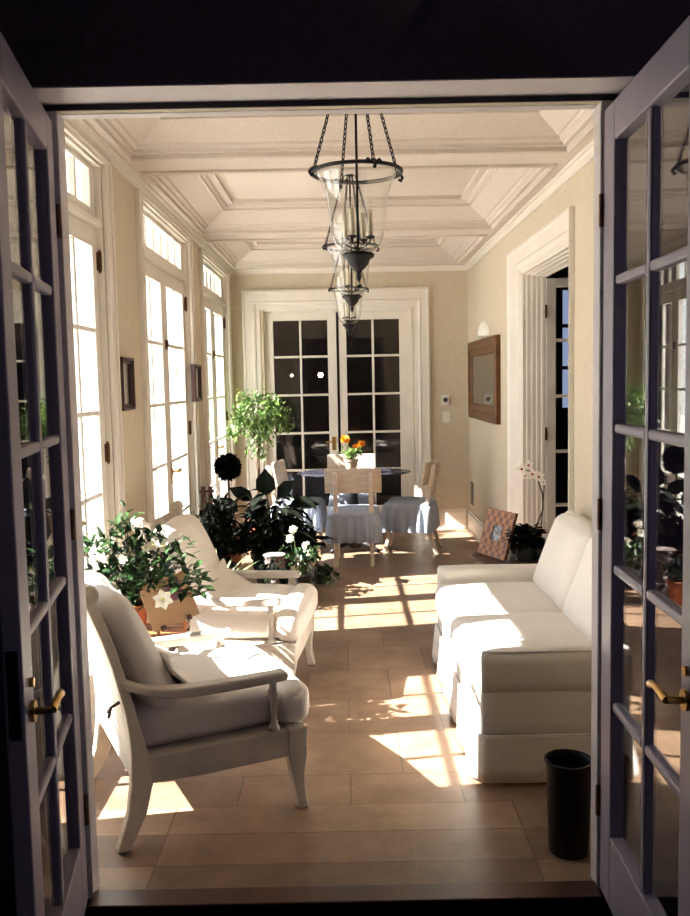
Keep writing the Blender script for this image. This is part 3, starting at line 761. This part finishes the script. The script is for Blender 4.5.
# ---- dining set
def make_dining_chair():
    root = thing('dining_chair', '', 'chair')          # faces +x, origin on floor at seat centre
    # rear posts with sabre legs
    for s in (-1, 1):
        y = s*.165
        a = [(-.30, .0), (-.25, .12), (-.215, .26), (-.208, .42), (-.232, .60), (-.270, .76), (-.286, .862), (-.278, .875)]
        b = [(-.262, .0), (-.215, .12), (-.178, .26), (-.168, .42), (-.190, .60), (-.222, .76), (-.240, .862), (-.245, .872)]
        build('leg', MB().ribbon_prism(a, b, y-.021, y+.021), 'dinwood', root, bevel=.010)
        a = [(.165, .42), (.168, .26), (.185, .12), (.225, .0)]; b = [(.205, .42), (.206, .26), (.220, .12), (.258, .0)]
        build('leg', MB().ribbon_prism(a, b, y-.018, y+.018), 'dinwood', root, bevel=.006)
    # broad curved tablet back
    mb = MB(); n = 14; vs = []
    for z, dx in ((.67, -.192), (.90, -.236)):
        for t_ in (0, .022):
            for i in range(n+1):
                u = i/n*2-1; vs.append((dx+t_+.030*u*u+.0, u*.262, z))
    m_ = n+1
    fs = []
    for i in range(n):
        fs += [(i, i+1, 2*m_+i+1, 2*m_+i), (m_+i, 3*m_+i, 3*m_+i+1, m_+i+1), (i, m_+i, m_+i+1, i+1), (2*m_+i, 2*m_+i+1, 3*m_+i+1, 3*m_+i)]
    fs += [(0, 2*m_, 3*m_, m_), (n, m_+n, 3*m_+n, 2*m_+n)]
    mb.add(vs, fs); build('backrest', mb, 'dinwood', root, bevel=.005)
    build('seat_frame', MB().box(-.205, .205, -.19, .19, .37, .425), 'dinwood', root, bevel=.006)
    s_ = soft_box(.46, .46, .085, .035, .022, 12, 8, .002).xf(Matrix.Translation((.005, 0, .462)))
    st = build('seat_cushion', s_, 'blue_cloth', root, smooth=True)
    # gathered skirt
    pts = []; h = .232; N = 44
    per = [(-h, -h), (h, -h), (h, h), (-h, h)]
    for k in range(4):
        p, q = per[k], per[(k+1) % 4]
        for i in range(N): pts.append((lerp(p[0], q[0], i/N), lerp(p[1], q[1], i/N), k, i/N))
    vs = []; zs = (.472, .455, .38, .30, .215)
    for k, z in enumerate(zs):
        g = [0, .15, .6, .85, 1][k]
        for x, y, sd, t in pts:
            ph = math.sin(t*PI*11); w = (abs(ph)**.6*math.copysign(1, ph))*.017*g + .018*g
            nx, ny = ((0, -1), (1, 0), (0, 1), (-1, 0))[sd]
            vs.append((x+nx*w+.005, y+ny*w, z))
    n = len(pts); sk = MB(); sk.add(vs, [(k*n+i, k*n+(i+1) % n, (k+1)*n+(i+1) % n, (k+1)*n+i) for k in range(4) for i in range(n)])
    so = build('skirt', sk, 'blue_cloth', root, smooth=False); q = so.modifiers.new('solid', 'SOLIDIFY'); q.thickness = .003; q.offset = 1
    return root
TC = (.09, 8.72)
dc = make_dining_chair()
for i, (x, y, a, lab) in enumerate(((.082, 8.235, 88, 'dining chair with its back toward the viewer, blue skirted seat'),
                                    (.655, 8.74, 166, 'dining chair with blue skirt on the light switch side of the table'),
                                    (-.48, 8.86, -8, 'dining chair with blue skirt beside the standard tree'),
                                    (.075, 9.42, -90, 'dining chair behind the marigolds, backed against the end doors'))):
    o = dc if i == 0 else copy_tree(dc)
    o.location = (x, y, 0); o.rotation_euler = (0, 0, math.radians(a)); o['label'] = lab; o['group'] = 'skirted dining chairs'
t = thing('dining_table', 'small oval dining table with a thin dark top', 'table', (TC[0], TC[1], 0))
build('table_top', MB().lathe([(0, .782), (.555, .782), (.57, .790), (.57, .797), (.56, .803), (0, .803)], 56).xf(Matrix.Diagonal((1, .60, 1, 1))), 'table_top', t)
build('pedestal', MB().lathe([(.0, .04), (.06, .04), (.07, .10), (.045, .16), (.035, .30), (.05, .45), (.035, .60), (.045, .72), (.10, .765), (.10, .782), (0, .782)], 24), 'iron', t, smooth=True)
for k in range(3):
    a = math.radians(90+120*k); c, s = math.cos(a), math.sin(a)
    build('foot', MB().tube([(c*.04, s*.04, .10), (c*.15, s*.15, .075), (c*.24, s*.24, .035), (c*.28, s*.28, .016)], [.026, .024, .02, .016], 10), 'iron', t, smooth=True)

# ---- plants
def pot_mb(r0, r1, h, rim=.012):
    return MB().lathe([(0, 0), (r0, 0), (lerp(r0, r1, .8), h*.8), (lerp(r0, r1, .82)+rim, h*.81), (r1+rim, h), (r1-.006, h), (r1-.012, h*.88), (0, h*.88)], 28)
def soil_mb(r, z): return MB().lathe([(0, z-.01), (r, z-.01), (r, z), (r*.5, z+.008), (0, z+.01)], 20)
def rdir(rnd, zmin=-1):
    while 1:
        v = Vector((rnd.uniform(-1, 1), rnd.uniform(-1, 1), rnd.uniform(-1, 1)))
        if .1 < v.length < 1 and v.normalized().z >= zmin: return v.normalized()

# standard ficus by the far window
def ficus():
    rnd = random.Random(21); t = thing('standard_tree', 'leafy light green standard tree on a thin bare trunk', 'plant', (-.915, 9.28, 0))
    build('pot', pot_mb(.12, .16, .28), 'terracotta', t, smooth=False, bevel=.003); build('soil', soil_mb(.145, .25), 'soil', t)
    tk = MB()
    for q in range(3): tk.tube([(.012*math.cos(i*1.1+q*2.1), .012*math.sin(i*1.1+q*2.1), .24+i*.09) for i in range(11)], .010, 7)
    tips = []
    for k in range(44):
        a = rnd.uniform(0, 2*PI); rr = .31*math.sqrt(rnd.uniform(.02, 1)); z = 1.06+.50*rnd.random()*(1-(rr/.45)**2)+.06
        tip = Vector((rr*math.cos(a), rr*math.sin(a), z)); tk.tube([(0, 0, 1.08), (tip.x*.4, tip.y*.4, lerp(1.12, z, .6)+.06), tip], [.007, .005, .002], 5); tips.append(tip)
    build('trunk', tk, 'stem', t, smooth=True)
    lf = MB()
    for tip in tips:
        for j in range(40):
            o_ = rdir(rnd)*rnd.uniform(0, .12); p = tip+o_; d = (rdir(rnd)+Vector((0, 0, -.55))+Vector((p.x, p.y, 0))*.8)
            L = rnd.uniform(.045, .07); lf.leaf(p, d, (rnd.uniform(-.4, .4), rnd.uniform(-.4, .4), 1), L, L*.5)
    for j in range(60):        # a few low hanging sprays
        a = rnd.uniform(2.5, 5.2); p = Vector((.06+.20*math.cos(a)*rnd.random(), .1*math.sin(a), rnd.uniform(.92, 1.12))); lf.leaf(p, rdir(rnd)+Vector((0, 0, -.8)), (0, 0, 1), .065, .032)
    build('foliage', lf, 'leaf_light', t, recalc=False)
ficus()
def topiary():
    rnd = random.Random(5); t = thing('topiary', 'dark clipped ball topiary in silhouette before the far window', 'plant', (-1.08, 8.10, 0))
    build('pot', pot_mb(.09, .12, .20), 'terracotta', t); build('soil', soil_mb(.11, .18), 'soil', t)
    build('stem', MB().tube([(0, 0, .17), (.004, 0, .45), (0, 0, .85)], .010, 8), 'stem', t)
    lf = MB(); lf.lathe([(0, -.10), (.06, -.08), (.095, -.03), (.10, 0), (.095, .03), (.06, .08), (0, .10)], 18, (0, 0, .93))
    for j in range(620):
        d = rdir(rnd); p = Vector((0, 0, .93))+d*.088*rnd.uniform(.9, 1.15); lf.leaf(p, d+rdir(rnd)*.7, rdir(rnd), .045, .026)
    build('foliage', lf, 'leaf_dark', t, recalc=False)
topiary()
def big_dark():
    rnd = random.Random(9); t = thing('potted_peace_lily', 'large dark broad-leaved plant massed behind the sunlit armchair', 'plant', (-.62, 7.42, 0))
    build('pot', pot_mb(.15, .19, .26), 'black_pot', t); build('soil', soil_mb(.17, .23), 'soil', t)
    st = MB(); lf = MB()
    for k in range(90):
        a = rnd.uniform(0, 2*PI); r = rnd.uniform(.05, .38); z = rnd.uniform(.38, .80)-.35*(r/.4)**2*rnd.random()
        tip = Vector((r*math.cos(a)*.78, r*math.sin(a)*.65, z))
        st.tube([(tip.x*.15, tip.y*.15, .22), (tip.x*.5, tip.y*.5, lerp(.22, z, .7)), tip], [.006, .005, .003], 5)
        d = Vector((math.cos(a)*1.1, math.sin(a), rnd.uniform(-.55, .35))); L = rnd.uniform(.16, .28); lf.leaf(tip, d, (0, 0, 1), L, L*.5, .3, .3)
    for q in ((-.05, .0, .74, (.0, -.3, .9), .24, .20), (.04, .02, .72, (.5, -.2, .6), .22, .16), (-.16, 0, .70, (-.7, 0, .5), .24, .15), (.14, 0, .66, (.8, 0, .1), .26, .16), (-.30, .05, .60, (-.6, .2, .55), .22, .13)):
        lf.leaf(q[:3], q[3], (0, -.6, .6), q[4], q[5], .2, .2)
    for j in range(800):
        a = rnd.uniform(0, 2*PI); r = .40*math.sqrt(rnd.random()); p = Vector((r*math.cos(a)*1.0, r*math.sin(a)*.6, .26+rnd.random()*.40*(1-(r/.46)**2))); lf.leaf(p, rdir(rnd, -.3), (0, 0, 1), .09, .05)
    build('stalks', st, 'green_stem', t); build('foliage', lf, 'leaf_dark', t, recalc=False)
big_dark()
def dark_shrub():
    rnd = random.Random(19); t = thing('potted_shrub', 'dark small-leaved shrub in front of the brown trellis and topiary', 'plant', (-1.05, 7.10, 0))
    build('pot', pot_mb(.11, .14, .22), 'black_pot', t); build('soil', soil_mb(.12, .19), 'soil', t)
    st = MB(); lf = MB()
    for k in range(30):
        a = rnd.uniform(0, 2*PI); r = .12*math.sqrt(rnd.random()); tip = Vector((r*math.cos(a), r*math.sin(a), rnd.uniform(.42, .78)))
        st.tube([(0, 0, .18), (tip.x*.5, tip.y*.5, .40), tip], [.006, .004, .002], 5)
        for j in range(48): lf.leaf(tip+rdir(rnd)*rnd.uniform(0, .09)+Vector((0, 0, -rnd.random()*.25)), rdir(rnd), (0, 0, 1), rnd.uniform(.05, .08), .034)
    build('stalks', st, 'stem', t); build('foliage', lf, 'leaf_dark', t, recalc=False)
dark_shrub()
def strap_plant():
    rnd = random.Random(33); t = thing('potted_strap_plant', 'small plant with pale striped strap leaves under the topiary', 'plant', (-.98, 6.58, 0))
    build('pot', pot_mb(.07, .09, .14), 'terracotta', t); build('soil', soil_mb(.08, .12), 'soil', t)
    lf = MB()
    for k in range(22):
        a = rnd.uniform(0, 2*PI); L = rnd.uniform(.30, .44); up = rnd.uniform(.7, 1.8); lf.leaf((.03*math.cos(a), .03*math.sin(a), .12), (math.cos(a), math.sin(a), up), (0, 0, 1), L, .028, .3, .25)
    build('foliage', lf, 'leaf_strap', t, recalc=False)
strap_plant()
def low_pot(name, x, y, lab, seed, r=.10, h=.17, pot='terracotta', leaf='leaf_mid', fh=.18, cat='plant', nl=160, fr=.15):
    rnd = random.Random(seed); t = thing(name, lab, cat, (x, y, 0))
    build('pot', pot_mb(r*.72, r, h), pot, t, bevel=.002); build('soil', soil_mb(r*.85, h*.9), 'soil', t)
    lf = MB(); st = MB()
    for k in range(14):
        a = rnd.uniform(0, 2*PI); rr = fr*math.sqrt(rnd.random()); tip = Vector((rr*math.cos(a), rr*math.sin(a), h+fh*rnd.uniform(.4, 1)))
        st.tube([(0, 0, h*.85), (tip.x*.4, tip.y*.4, lerp(h, tip.z, .6)), tip], [.004, .003, .0015], 5)
        for j in range(nl//14): lf.leaf(tip+rdir(rnd)*.05, rdir(rnd), (0, 0, 1), rnd.uniform(.04, .065), .03)
    build('stalks', st, 'green_stem', t); build('foliage', lf, leaf, t, recalc=False); return t
low_pot('potted_fern', -.60, 6.50, 'terracotta pot of dark leaves glimpsed beneath the sunlit armchair arm', 41, .085, .18, leaf='leaf_dark', fh=.20)
# white flowering plant in a black pot
def ball_flowers():
    t = low_pot('flowering_plant', -.36, 6.98, 'black pot of round creamy white flowers by the dark plants', 51, .085, .16, 'black_pot', 'leaf_mid', .22, nl=300, fr=.16)
    rnd = random.Random(4)
    for p in ((-.06, -.03, .53), (-.09, .0, .45), (.04, -.05, .40), (.07, .0, .33), (-.02, -.10, .30), (.00, -.06, .26), (-.06, -.10, .24), (.10, -.05, .27)):
        fb = MB()
        for j in range(46):
            d = rdir(rnd); fb.leaf(Vector(p)+d*.010, d+rdir(rnd)*.3, rdir(rnd), .028, .024)
        f_ = build('flower', fb, 'petal', t, recalc=False)
        build('flower_stalk', MB().tube([(p[0]*.3, p[1]*.3, .15), (p[0]*.8, p[1]*.8, lerp(.15, p[2], .6)), p], [.004, .003, .002], 5), 'green_stem', f_)
ball_flowers()
def trailing():
    rnd = random.Random(77); t = thing('trailing_ivy', 'low trailing ivy in a small pot on the sunlit floor by the dining chairs', 'plant', (-.22, 7.35, 0))
    build('pot', pot_mb(.05, .065, .09), 'black_pot', t); lf = MB(); st = MB()
    for k in range(9):
        a = rnd.uniform(-2.2, .8); L = rnd.uniform(.12, .26); pts = [(0, 0, .085), (math.cos(a)*.05, math.sin(a)*.05, .12), (math.cos(a)*.10, math.sin(a)*.10, .07), (math.cos(a)*L, math.sin(a)*L, .015)]
        st.tube(pts, .003, 5)
        for j in range(11):
            q = j/10*2.99; i = int(q); p = Vector(pts[i]).lerp(Vector(pts[min(i+1, 3)]), q-i); p.z += .012; lf.leaf(p, rdir(rnd, .1), (0, 0, 1), .045, .04)
    build('stalks', st, 'green_stem', t); build('foliage', lf, 'leaf_mid', t, recalc=False)
trailing()
t = thing('garden_urn', 'small weathered stone urn among the dark leaves', 'urn', (-.56, 6.78, 0))
build('base', MB().box(-.06, .06, -.06, .06, 0, .10), 'stone_urn', t, bevel=.006)
build('bowl', MB().lathe([(0, .10), (.05, .10), (.035, .14), (.03, .20), (.06, .23), (.085, .29), (.075, .34), (.095, .36), (.085, .365), (.065, .34), (0, .33)], 24), 'stone_urn', t, smooth=True)
t = thing('trellis', 'dark brown wooden ladder trellis leaning by the window pier', 'trellis', (-1.165, 7.36, 0), math.radians(15))
for x in (-.030, .030): build('rail', MB().box(x-.018, x+.018, -.009, .009, 0, .84), 'dark_wood', t, bevel=.002)
for z in (.25, .45, .63, .80): build('rung', MB().box(-.060, .060, -.017, -.009, z-.012, z+.012), 'dark_wood', t)

# marigolds on the dining table
t = thing('marigold_pot', 'clay pot of orange yellow marigolds on the dining table', 'plant', (.068, 8.60, .803))
build('pot', pot_mb(.042, .068, .135, .006), 'claypot', t, bevel=.002); build('soil', soil_mb(.06, .125), 'soil', t)
rnd = random.Random(12); lf = MB(); st = MB()
for k in range(26):
    a = rnd.uniform(0, 2*PI); rr = .10*math.sqrt(rnd.random()); tip = Vector((rr*math.cos(a), rr*math.sin(a), .15+.09*rnd.random()))
    st.tube([(0, 0, .11), tip], .002, 5)
    for j in range(12): lf.leaf(tip+rdir(rnd)*.025, rdir(rnd, -.2), (0, 0, 1), .045, .016)
build('foliage', lf, 'leaf_light', t, recalc=False); build('stalks', st, 'green_stem', t)
for (x, z, r) in ((-.055, .330, .050), (.045, .255, .036), (.105, .285, .038)):
    fb = MB()
    for j in range(90):
        d = rdir(rnd); d.z *= .75; fb.leaf(Vector((x, -.02, z))+d*r*.25, d+rdir(rnd)*.25, rdir(rnd), r*.8, r*.5)
    f_ = build('flower', fb, 'marigold', t, recalc=False); build('flower_stalk', MB().tube([(x*.3, 0, .13), (x*.7, -.01, lerp(.13, z, .6)), (x, -.02, z-.02)], .0035, 6), 'green_stem', f_)

# ---- folding side table between the armchairs, with gardenia and propped card
ST = (-.985, 4.20)
t = thing('side_table', 'low folding orange-brown wooden side table between the two armchairs', 'table', (ST[0], ST[1], 0))
tp = MB()
for k in range(5): tp.box(-.19, .19, -.165+.068*k, -.165+.068*k+.060, .492, .510)
build('table_top', tp, 'wicker', t, bevel=.003)
for s in (-1, 1):
    fr_ = MB().box(-.19, .19, s*.14-.012, s*.14+.012, .465, .491)
    build('apron', fr_, 'dark_wood', t)
    for d in (-1, 1):
        a = Vector((-.16*d, s*.148+d*.012, .0)); b = Vector((.16*d, s*.148+d*.012, .465))
        m_ = Matrix.Translation((a+b)/2) @ (b-a).to_track_quat('Z', 'Y').to_matrix().to_4x4()
        build('leg', MB().obox(m_, .022, .030, (b-a).length), 'dark_wood', t)
def gardenia():
    rnd = random.Random(3); t = thing('gardenia_bush', 'bushy white-flowered gardenia on the table between the armchairs', 'plant', (ST[0]-.075, ST[1]+.05, .510))
    build('pot', pot_mb(.062, .085, .125, .008), 'terracotta', t, bevel=.002); build('soil', soil_mb(.07, .11), 'soil', t)
    lf = MB(); st = MB(); tips = []
    spread = [(-.26, -.04, .40), (-.22, .05, .34), (-.15, -.02, .42), (-.18, -.05, .25), (-.10, .06, .36), (-.05, -.04, .30), (0, .05, .42), (.05, 0, .36), (.10, .08, .42), (.14, .02, .32),
              (.19, .06, .38), (.24, .02, .34), (-.08, -.05, .20), (.02, -.06, .24), (.08, -.05, .18), (-.02, .0, .48), (-.12, .0, .16), (.16, -.04, .26), (.29, -.02, .26), (.30, -.20, .22), (.22, -.235, .27), (.13, -.20, .30), (.06, -.19, .24), (.34, -.04, .20), (-.20, .0, .16), (.04, .04, .28), (-.03, .08, .52)]
    for p in spread:
        tip = Vector((p[0]*1.12, p[1], p[2]*1.08)); tips.append(tip); mid = Vector((tip.x*.4, tip.y*.4, lerp(.11, tip.z, .65)))
        st.tube([(0, 0, .10), mid, tip], [.005, .004, .002], 5)
        for j in range(30):
            q = rnd.uniform(.35, 1.05); b = mid.lerp(tip, q) if q > .5 else Vector((0, 0, .11)).lerp(mid, q*2)
            b = b+rdir(rnd)*.045; lf.leaf(b, rdir(rnd, -.5)+Vector((tip.x, tip.y, 0)), (rnd.uniform(-.3, .3), rnd.uniform(-.3, .3), 1), rnd.uniform(.05, .085), rnd.uniform(.026, .038))
    build('stalks', st, 'stem', t); build('foliage', lf, 'leaf_mid', t, recalc=False)
    for (x, y, z, r) in ((.205, -.235, .195, .052), (-.045, -.11, .20, .028), (.12, .0, .41, .036), (.165, .01, .40, .030), (-.01, -.09, .36, .026), (.085, -.02, .40, .026), (-.19, -.05, .28, .02)):
        fb = MB(); c = Vector((x, y, z)); f = Vector((.1, -1, .35)).normalized(); u = f.orthogonal().normalized(); v = f.cross(u)
        for ring, k, rr, lift in ((0, 6, r, .25), (1, 5, r*.62, .9)):
            for j in range(k):
                a = 2*PI*(j+ring*.5)/k; d = u*math.cos(a)+v*math.sin(a)+f*lift; fb.leaf(c, d, f, rr, rr*.75, .2, .05)
        f_ = build('flower', fb, 'petal', t, recalc=False); build('flower_centre', MB().lathe([(0, -.004), (r*.14, -.002), (r*.12, .006), (0, .009)], 10).xf(Matrix.Translation(c+f*.008) @ f.to_track_quat('Z', 'Y').to_matrix().to_4x4()), 'petal_centre', f_)
gardenia()
t = thing('picture_stand', 'tan card with a red print propped on a wooden stand before the gardenia', 'picture', (-.850, 4.125, .516), math.radians(30))
mt = Matrix.Translation((0, 0, .155)) @ Matrix.Rotation(math.radians(-14), 4, 'Y') @ Matrix.Rotation(math.radians(-14), 4, 'X')
build('card', MB().obox(mt, .235, .010, .225), 'card', t, bevel=.002)
pr = Matrix.Translation((0, -.0065, 0)); build('print', MB().obox(mt @ pr @ Matrix.Translation((.035, 0, .035)), .075, .003, .085), 'card_picture', t)
for x in (-.07, .06):
    build('support', MB().obox(Matrix.Translation((x+.01, .005, .06)) @ Matrix.Rotation(math.radians(-14), 4, 'X'), .014, .012, .13), 'wicker', t)
    build('clip', MB().obox(mt @ Matrix.Translation((x+.0, -.012, -.108)), .022, .022, .022), 'dark_wood', t)
build('rear_strut', MB().obox(Matrix.Translation((0, .075, .08)) @ Matrix.Rotation(math.radians(24), 4, 'X'), .014, .010, .175), 'wicker', t)

# ---- round table beyond the sofa with woven frame, orchid and dark plant
RT = (1.13, 5.98)
t = thing('side_table', 'dark brown round side table at the far end of the sofa', 'table', (RT[0], RT[1], 0))
build('table_top', MB().lathe([(0, .455), (.255, .455), (.265, .462), (.265, .476), (.258, .483), (0, .483)], 44), 'dark_wood', t)
build('pedestal', MB().lathe([(0, .02), (.17, .02), (.17, .04), (.05, .06), (.035, .2), (.05, .32), (.035, .40), (.09, .455), (0, .455)], 24), 'dark_wood', t, smooth=True)
t = thing('photo_frame', 'square woven rattan photo frame with a small grey photo, beside the orchid', 'photo frame', (1.035, 5.93, .487), math.radians(-66))
lean = Matrix.Translation((0, 0, .158)) @ Matrix.Rotation(math.radians(0), 4, 'Y') @ Matrix.Rotation(math.radians(-17), 4, 'X')
fm = MB()
S, I, D = .162, .052, .011
for cx, cz, w, h in ((-(S+I)/2, 0, S-I, 2*S), ((S+I)/2, 0, S-I, 2*S), (0, (S+I)/2, 2*I, S-I), (0, -(S+I)/2, 2*I, S-I)):
    fm.obox(lean @ Matrix.Translation((cx, 0, cz)), w, 2*D, h)
build('frame', fm, 'weave', t)
build('photo', MB().obox(lean @ Matrix.Translation((0, .002, 0)), 2*I, .012, 2*I), 'photo', t)
build('strut', MB().obox(Matrix.Translation((.02, .09, .09)) @ Matrix.Rotation(math.radians(24), 4, 'X'), .05, .008, .19), 'dark_wood', t)
def orchid():
    rnd = random.Random(8); t = thing('orchid', 'tall white orchid with arching stem at the far end of the sofa', 'plant', (1.30, 5.87, .483))
    build('pot', pot_mb(.050, .065, .11, .006), 'black_pot', t); build('soil', soil_mb(.055, .098), 'soil', t)
    lf = MB()
    for k in range(7):
        a = k*.9; lf.leaf((0, 0, .10), (math.cos(a), math.sin(a), .45), (0, 0, 1), .12, .05, .3, .35)
    build('foliage', lf, 'leaf_mid', t, recalc=False)
    stem = [(.01, 0, .10), (-.02, .0, .20), (.035, .01, .33), (.03, .01, .44), (-.01, .0, .55), (-.07, -.01, .60), (-.13, -.015, .59)]
    build('flower_stem', MB().tube(stem, [.006, .006, .005, .005, .004, .003, .002], 7), 'stem', t, smooth=True)
    build('support_stick', MB().tube([(.015, .012, .10), (.045, .015, .50)], .004, 6), 'stem', t)
    for (x, y, z, r) in ((-.115, -.03, .61, .042), (-.07, -.035, .635, .040), (-.045, -.035, .575, .044), (.0, -.03, .555, .042), (.03, -.02, .52, .030), (-.09, -.03, .565, .03)):
        fb = MB(); c = Vector((x, y, z)); f = Vector((-.5, -1, .1)).normalized(); u = f.orthogonal().normalized(); v = f.cross(u)
        for j in range(5):
            a = 2*PI*j/5+.3; fb.leaf(c, u*math.cos(a)+v*math.sin(a)+f*.15, f, r, r*(.8 if j % 2 else .6), .1, .05)
        f_ = build('flower', fb, 'petal', t, recalc=False)
        build('flower_lip', MB().lathe([(0, -.004), (r*.2, 0), (r*.16, .010), (0, .014)], 8).xf(Matrix.Translation(c+f*.004) @ f.to_track_quat('Z', 'Y').to_matrix().to_4x4()), 'orchid_lip', f_)
orchid()
def violet():
    rnd = random.Random(18); t = thing('potted_foliage_plant', 'dark mounded foliage plant on the round table behind the sofa arm', 'plant', (1.205, 5.82, .483))
    build('pot', pot_mb(.055, .075, .10, .006), 'black_pot', t); build('soil', soil_mb(.065, .085), 'soil', t)
    lf = MB()
    for j in range(330):
        a = rnd.uniform(0, 2*PI); r = .10*math.sqrt(rnd.random()); lf.leaf((r*math.cos(a), r*math.sin(a), .09+.15*(1-(r/.17)**2)*rnd.random()), Vector((math.cos(a), math.sin(a), rnd.uniform(-.3, .8))), (0, 0, 1), rnd.uniform(.05, .075), .045)
    build('foliage', lf, 'leaf_dark', t, recalc=False)
violet()

# ---- wastebasket
t = thing('wastebasket', 'dark bronze round wastebasket on the floor at the near corner of the sofa', 'wastebasket', (.780, 3.030, 0))
build('body', MB().lathe([(0, .0), (.066, .0), (.070, .006), (.080, .322), (.082, .326), (.084, .334), (.082, .342), (.077, .342), (.076, .322), (.066, .010), (0, .010)], 40), 'bin', t, smooth=False)
for p in bpy.data.meshes['body'].polygons: p.use_smooth = True
build('rim', MB().tube([(.0815*math.cos(2*PI*i/40), .0815*math.sin(2*PI*i/40), .339) for i in range(40)], .005, 8, closed=True), 'bin', t, smooth=True)

# ---- pictures and fittings on the walls
def framed(name, y0, y1, z0, z1, wall, fw, frame_m, pic_m, lab, depth=.035, group=None):
    sx = 1 if wall == 'left' else -1; X = XL if wall == 'left' else XR
    t = thing(name, lab, 'picture', (X, (y0+y1)/2, z0)); w = (y1-y0)/2; h = z1-z0
    mb = MB()
    def fr(i, d): return [(sx*d, -w+i, i), (sx*d, w-i, i), (sx*d, w-i, h-i), (sx*d, -w+i, h-i)]
    mb.sweep_rect(fr, [(0, .001), (0, depth*.85), (fw*.12, depth), (fw*.45, depth*.96), (fw*.6, depth*.7), (fw*.8, depth*.66), (fw*.9, depth*.72), (fw, depth*.45), (fw, .004)])
    build('frame', mb, frame_m, t)
    a, b = sorted((sx*.004, sx*.012)); build('print', MB().box(a, b, -w+fw*.96, w-fw*.96, fw*.96, h-fw*.96), pic_m, t)
    a, b = sorted((sx*depth*.42, sx*(depth*.42+.002))); build('glass_pane', MB().box(a, b, -w+fw*.98, w-fw*.98, fw*.98, h-fw*.98), 'glass', t)
framed('framed_picture', 7.92, 9.66, 1.285, 2.09, 'right', .16, 'gilt', 'picture', 'large picture in a broad brown gilt frame near the cased doorway', .05)
framed('small_framed_picture', 4.87, 5.14, 1.56, 1.86, 'left', .035, 'mahogany', 'pale_print', 'small dark-framed picture on the pier nearest the viewer', .045, 'small window pier pictures')
framed('small_framed_picture', 7.28, 7.56, 1.555, 1.865, 'left', .035, 'mahogany', 'pale_print', 'small dark-framed picture on the pier beside the far window', .045, 'small window pier pictures')
t = thing('light_spot_dome', 'small white half-dome standing in for the bright light spot above the brown framed picture', 'lamp', (XR, 8.76, 2.115))  # solid half-dome shaped after a bright spot of light on the wall
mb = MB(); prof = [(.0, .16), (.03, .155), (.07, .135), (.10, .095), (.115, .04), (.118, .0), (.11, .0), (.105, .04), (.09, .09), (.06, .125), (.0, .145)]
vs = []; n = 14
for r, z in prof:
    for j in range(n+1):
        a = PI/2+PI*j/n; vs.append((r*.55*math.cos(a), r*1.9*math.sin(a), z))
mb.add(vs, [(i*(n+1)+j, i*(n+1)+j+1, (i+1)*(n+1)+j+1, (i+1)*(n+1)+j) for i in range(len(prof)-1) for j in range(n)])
build('dome_shell', mb, 'plaster', t, smooth=True); build('back_plate', MB().box(-.012, -.0, -.05, .05, .0, .10), 'plaster', t)
t = thing('thermostat', 'small square white thermostat with a dark dial on the end wall', 'thermostat', (1.155, YF, 1.415))
build('housing', MB().box(-.048, .048, -.022, 0, 0, .11), 'plastic', t, bevel=.004)
build('dial', MB().lathe([(0, 0), (.026, 0), (.024, .012), (0, .013)], 20).xf(Matrix.Translation((0, -.022, .055)) @ Matrix.Rotation(math.radians(90), 4, 'X')), 'black', t)
t = thing('light_switch', 'white light switch plate below the thermostat on the end wall', 'switch', (1.165, YF, 1.215))
build('plate', MB().box(-.042, .042, -.008, 0, 0, .125), 'plastic', t, bevel=.003); build('toggle', MB().box(-.008, .008, -.022, -.006, .048, .074), 'plastic', t)
t = thing('vent_grille', 'narrow dark grey vent grille low on the wall near the corner', 'vent', (XR, 9.70, .305))
vg = MB(); vg.box(-.008, 0, -.10, .10, 0, .012); vg.box(-.008, 0, -.10, .10, .238, .25); vg.box(-.008, 0, -.10, -.088, .012, .238); vg.box(-.008, 0, .088, .10, .012, .238)
build('frame', vg, 'vent', t); build('back', MB().box(-.002, 0, -.09, .09, .01, .24), 'black', t)
for k in range(9): build('slat', MB().box(-.010, -.003, -.09, .09, .020+.024*k, .032+.024*k), 'vent', t)

# ---- a lit lamp in the room beyond the end doors
t = thing('twin_lamp', 'twin-bulb lamp glowing in the dark room beyond the end doors', 'lamp', (-.48, 11.6, 0))
build('pole', MB().lathe([(0, 0), (.14, 0), (.14, .02), (.02, .04), (.012, .1), (.012, 1.72), (0, 1.73)], 16), 'iron', t, smooth=True)
for s, r in ((-1, .018), (1, .034)):
    build('lamp_arm', MB().tube([(0, 0, 1.62), (s*.10, 0, 1.60), (s*.19, 0, 1.64), (s*.19, 0, 1.75)], .008, 8), 'iron', t)
    build('bulb', MB().lathe([(0, -r), (r*.7, -r*.7), (r, 0), (r*.7, r*.7), (0, r)], 14, (s*.19, 0, 1.79)), 'bulb', t, smooth=True)
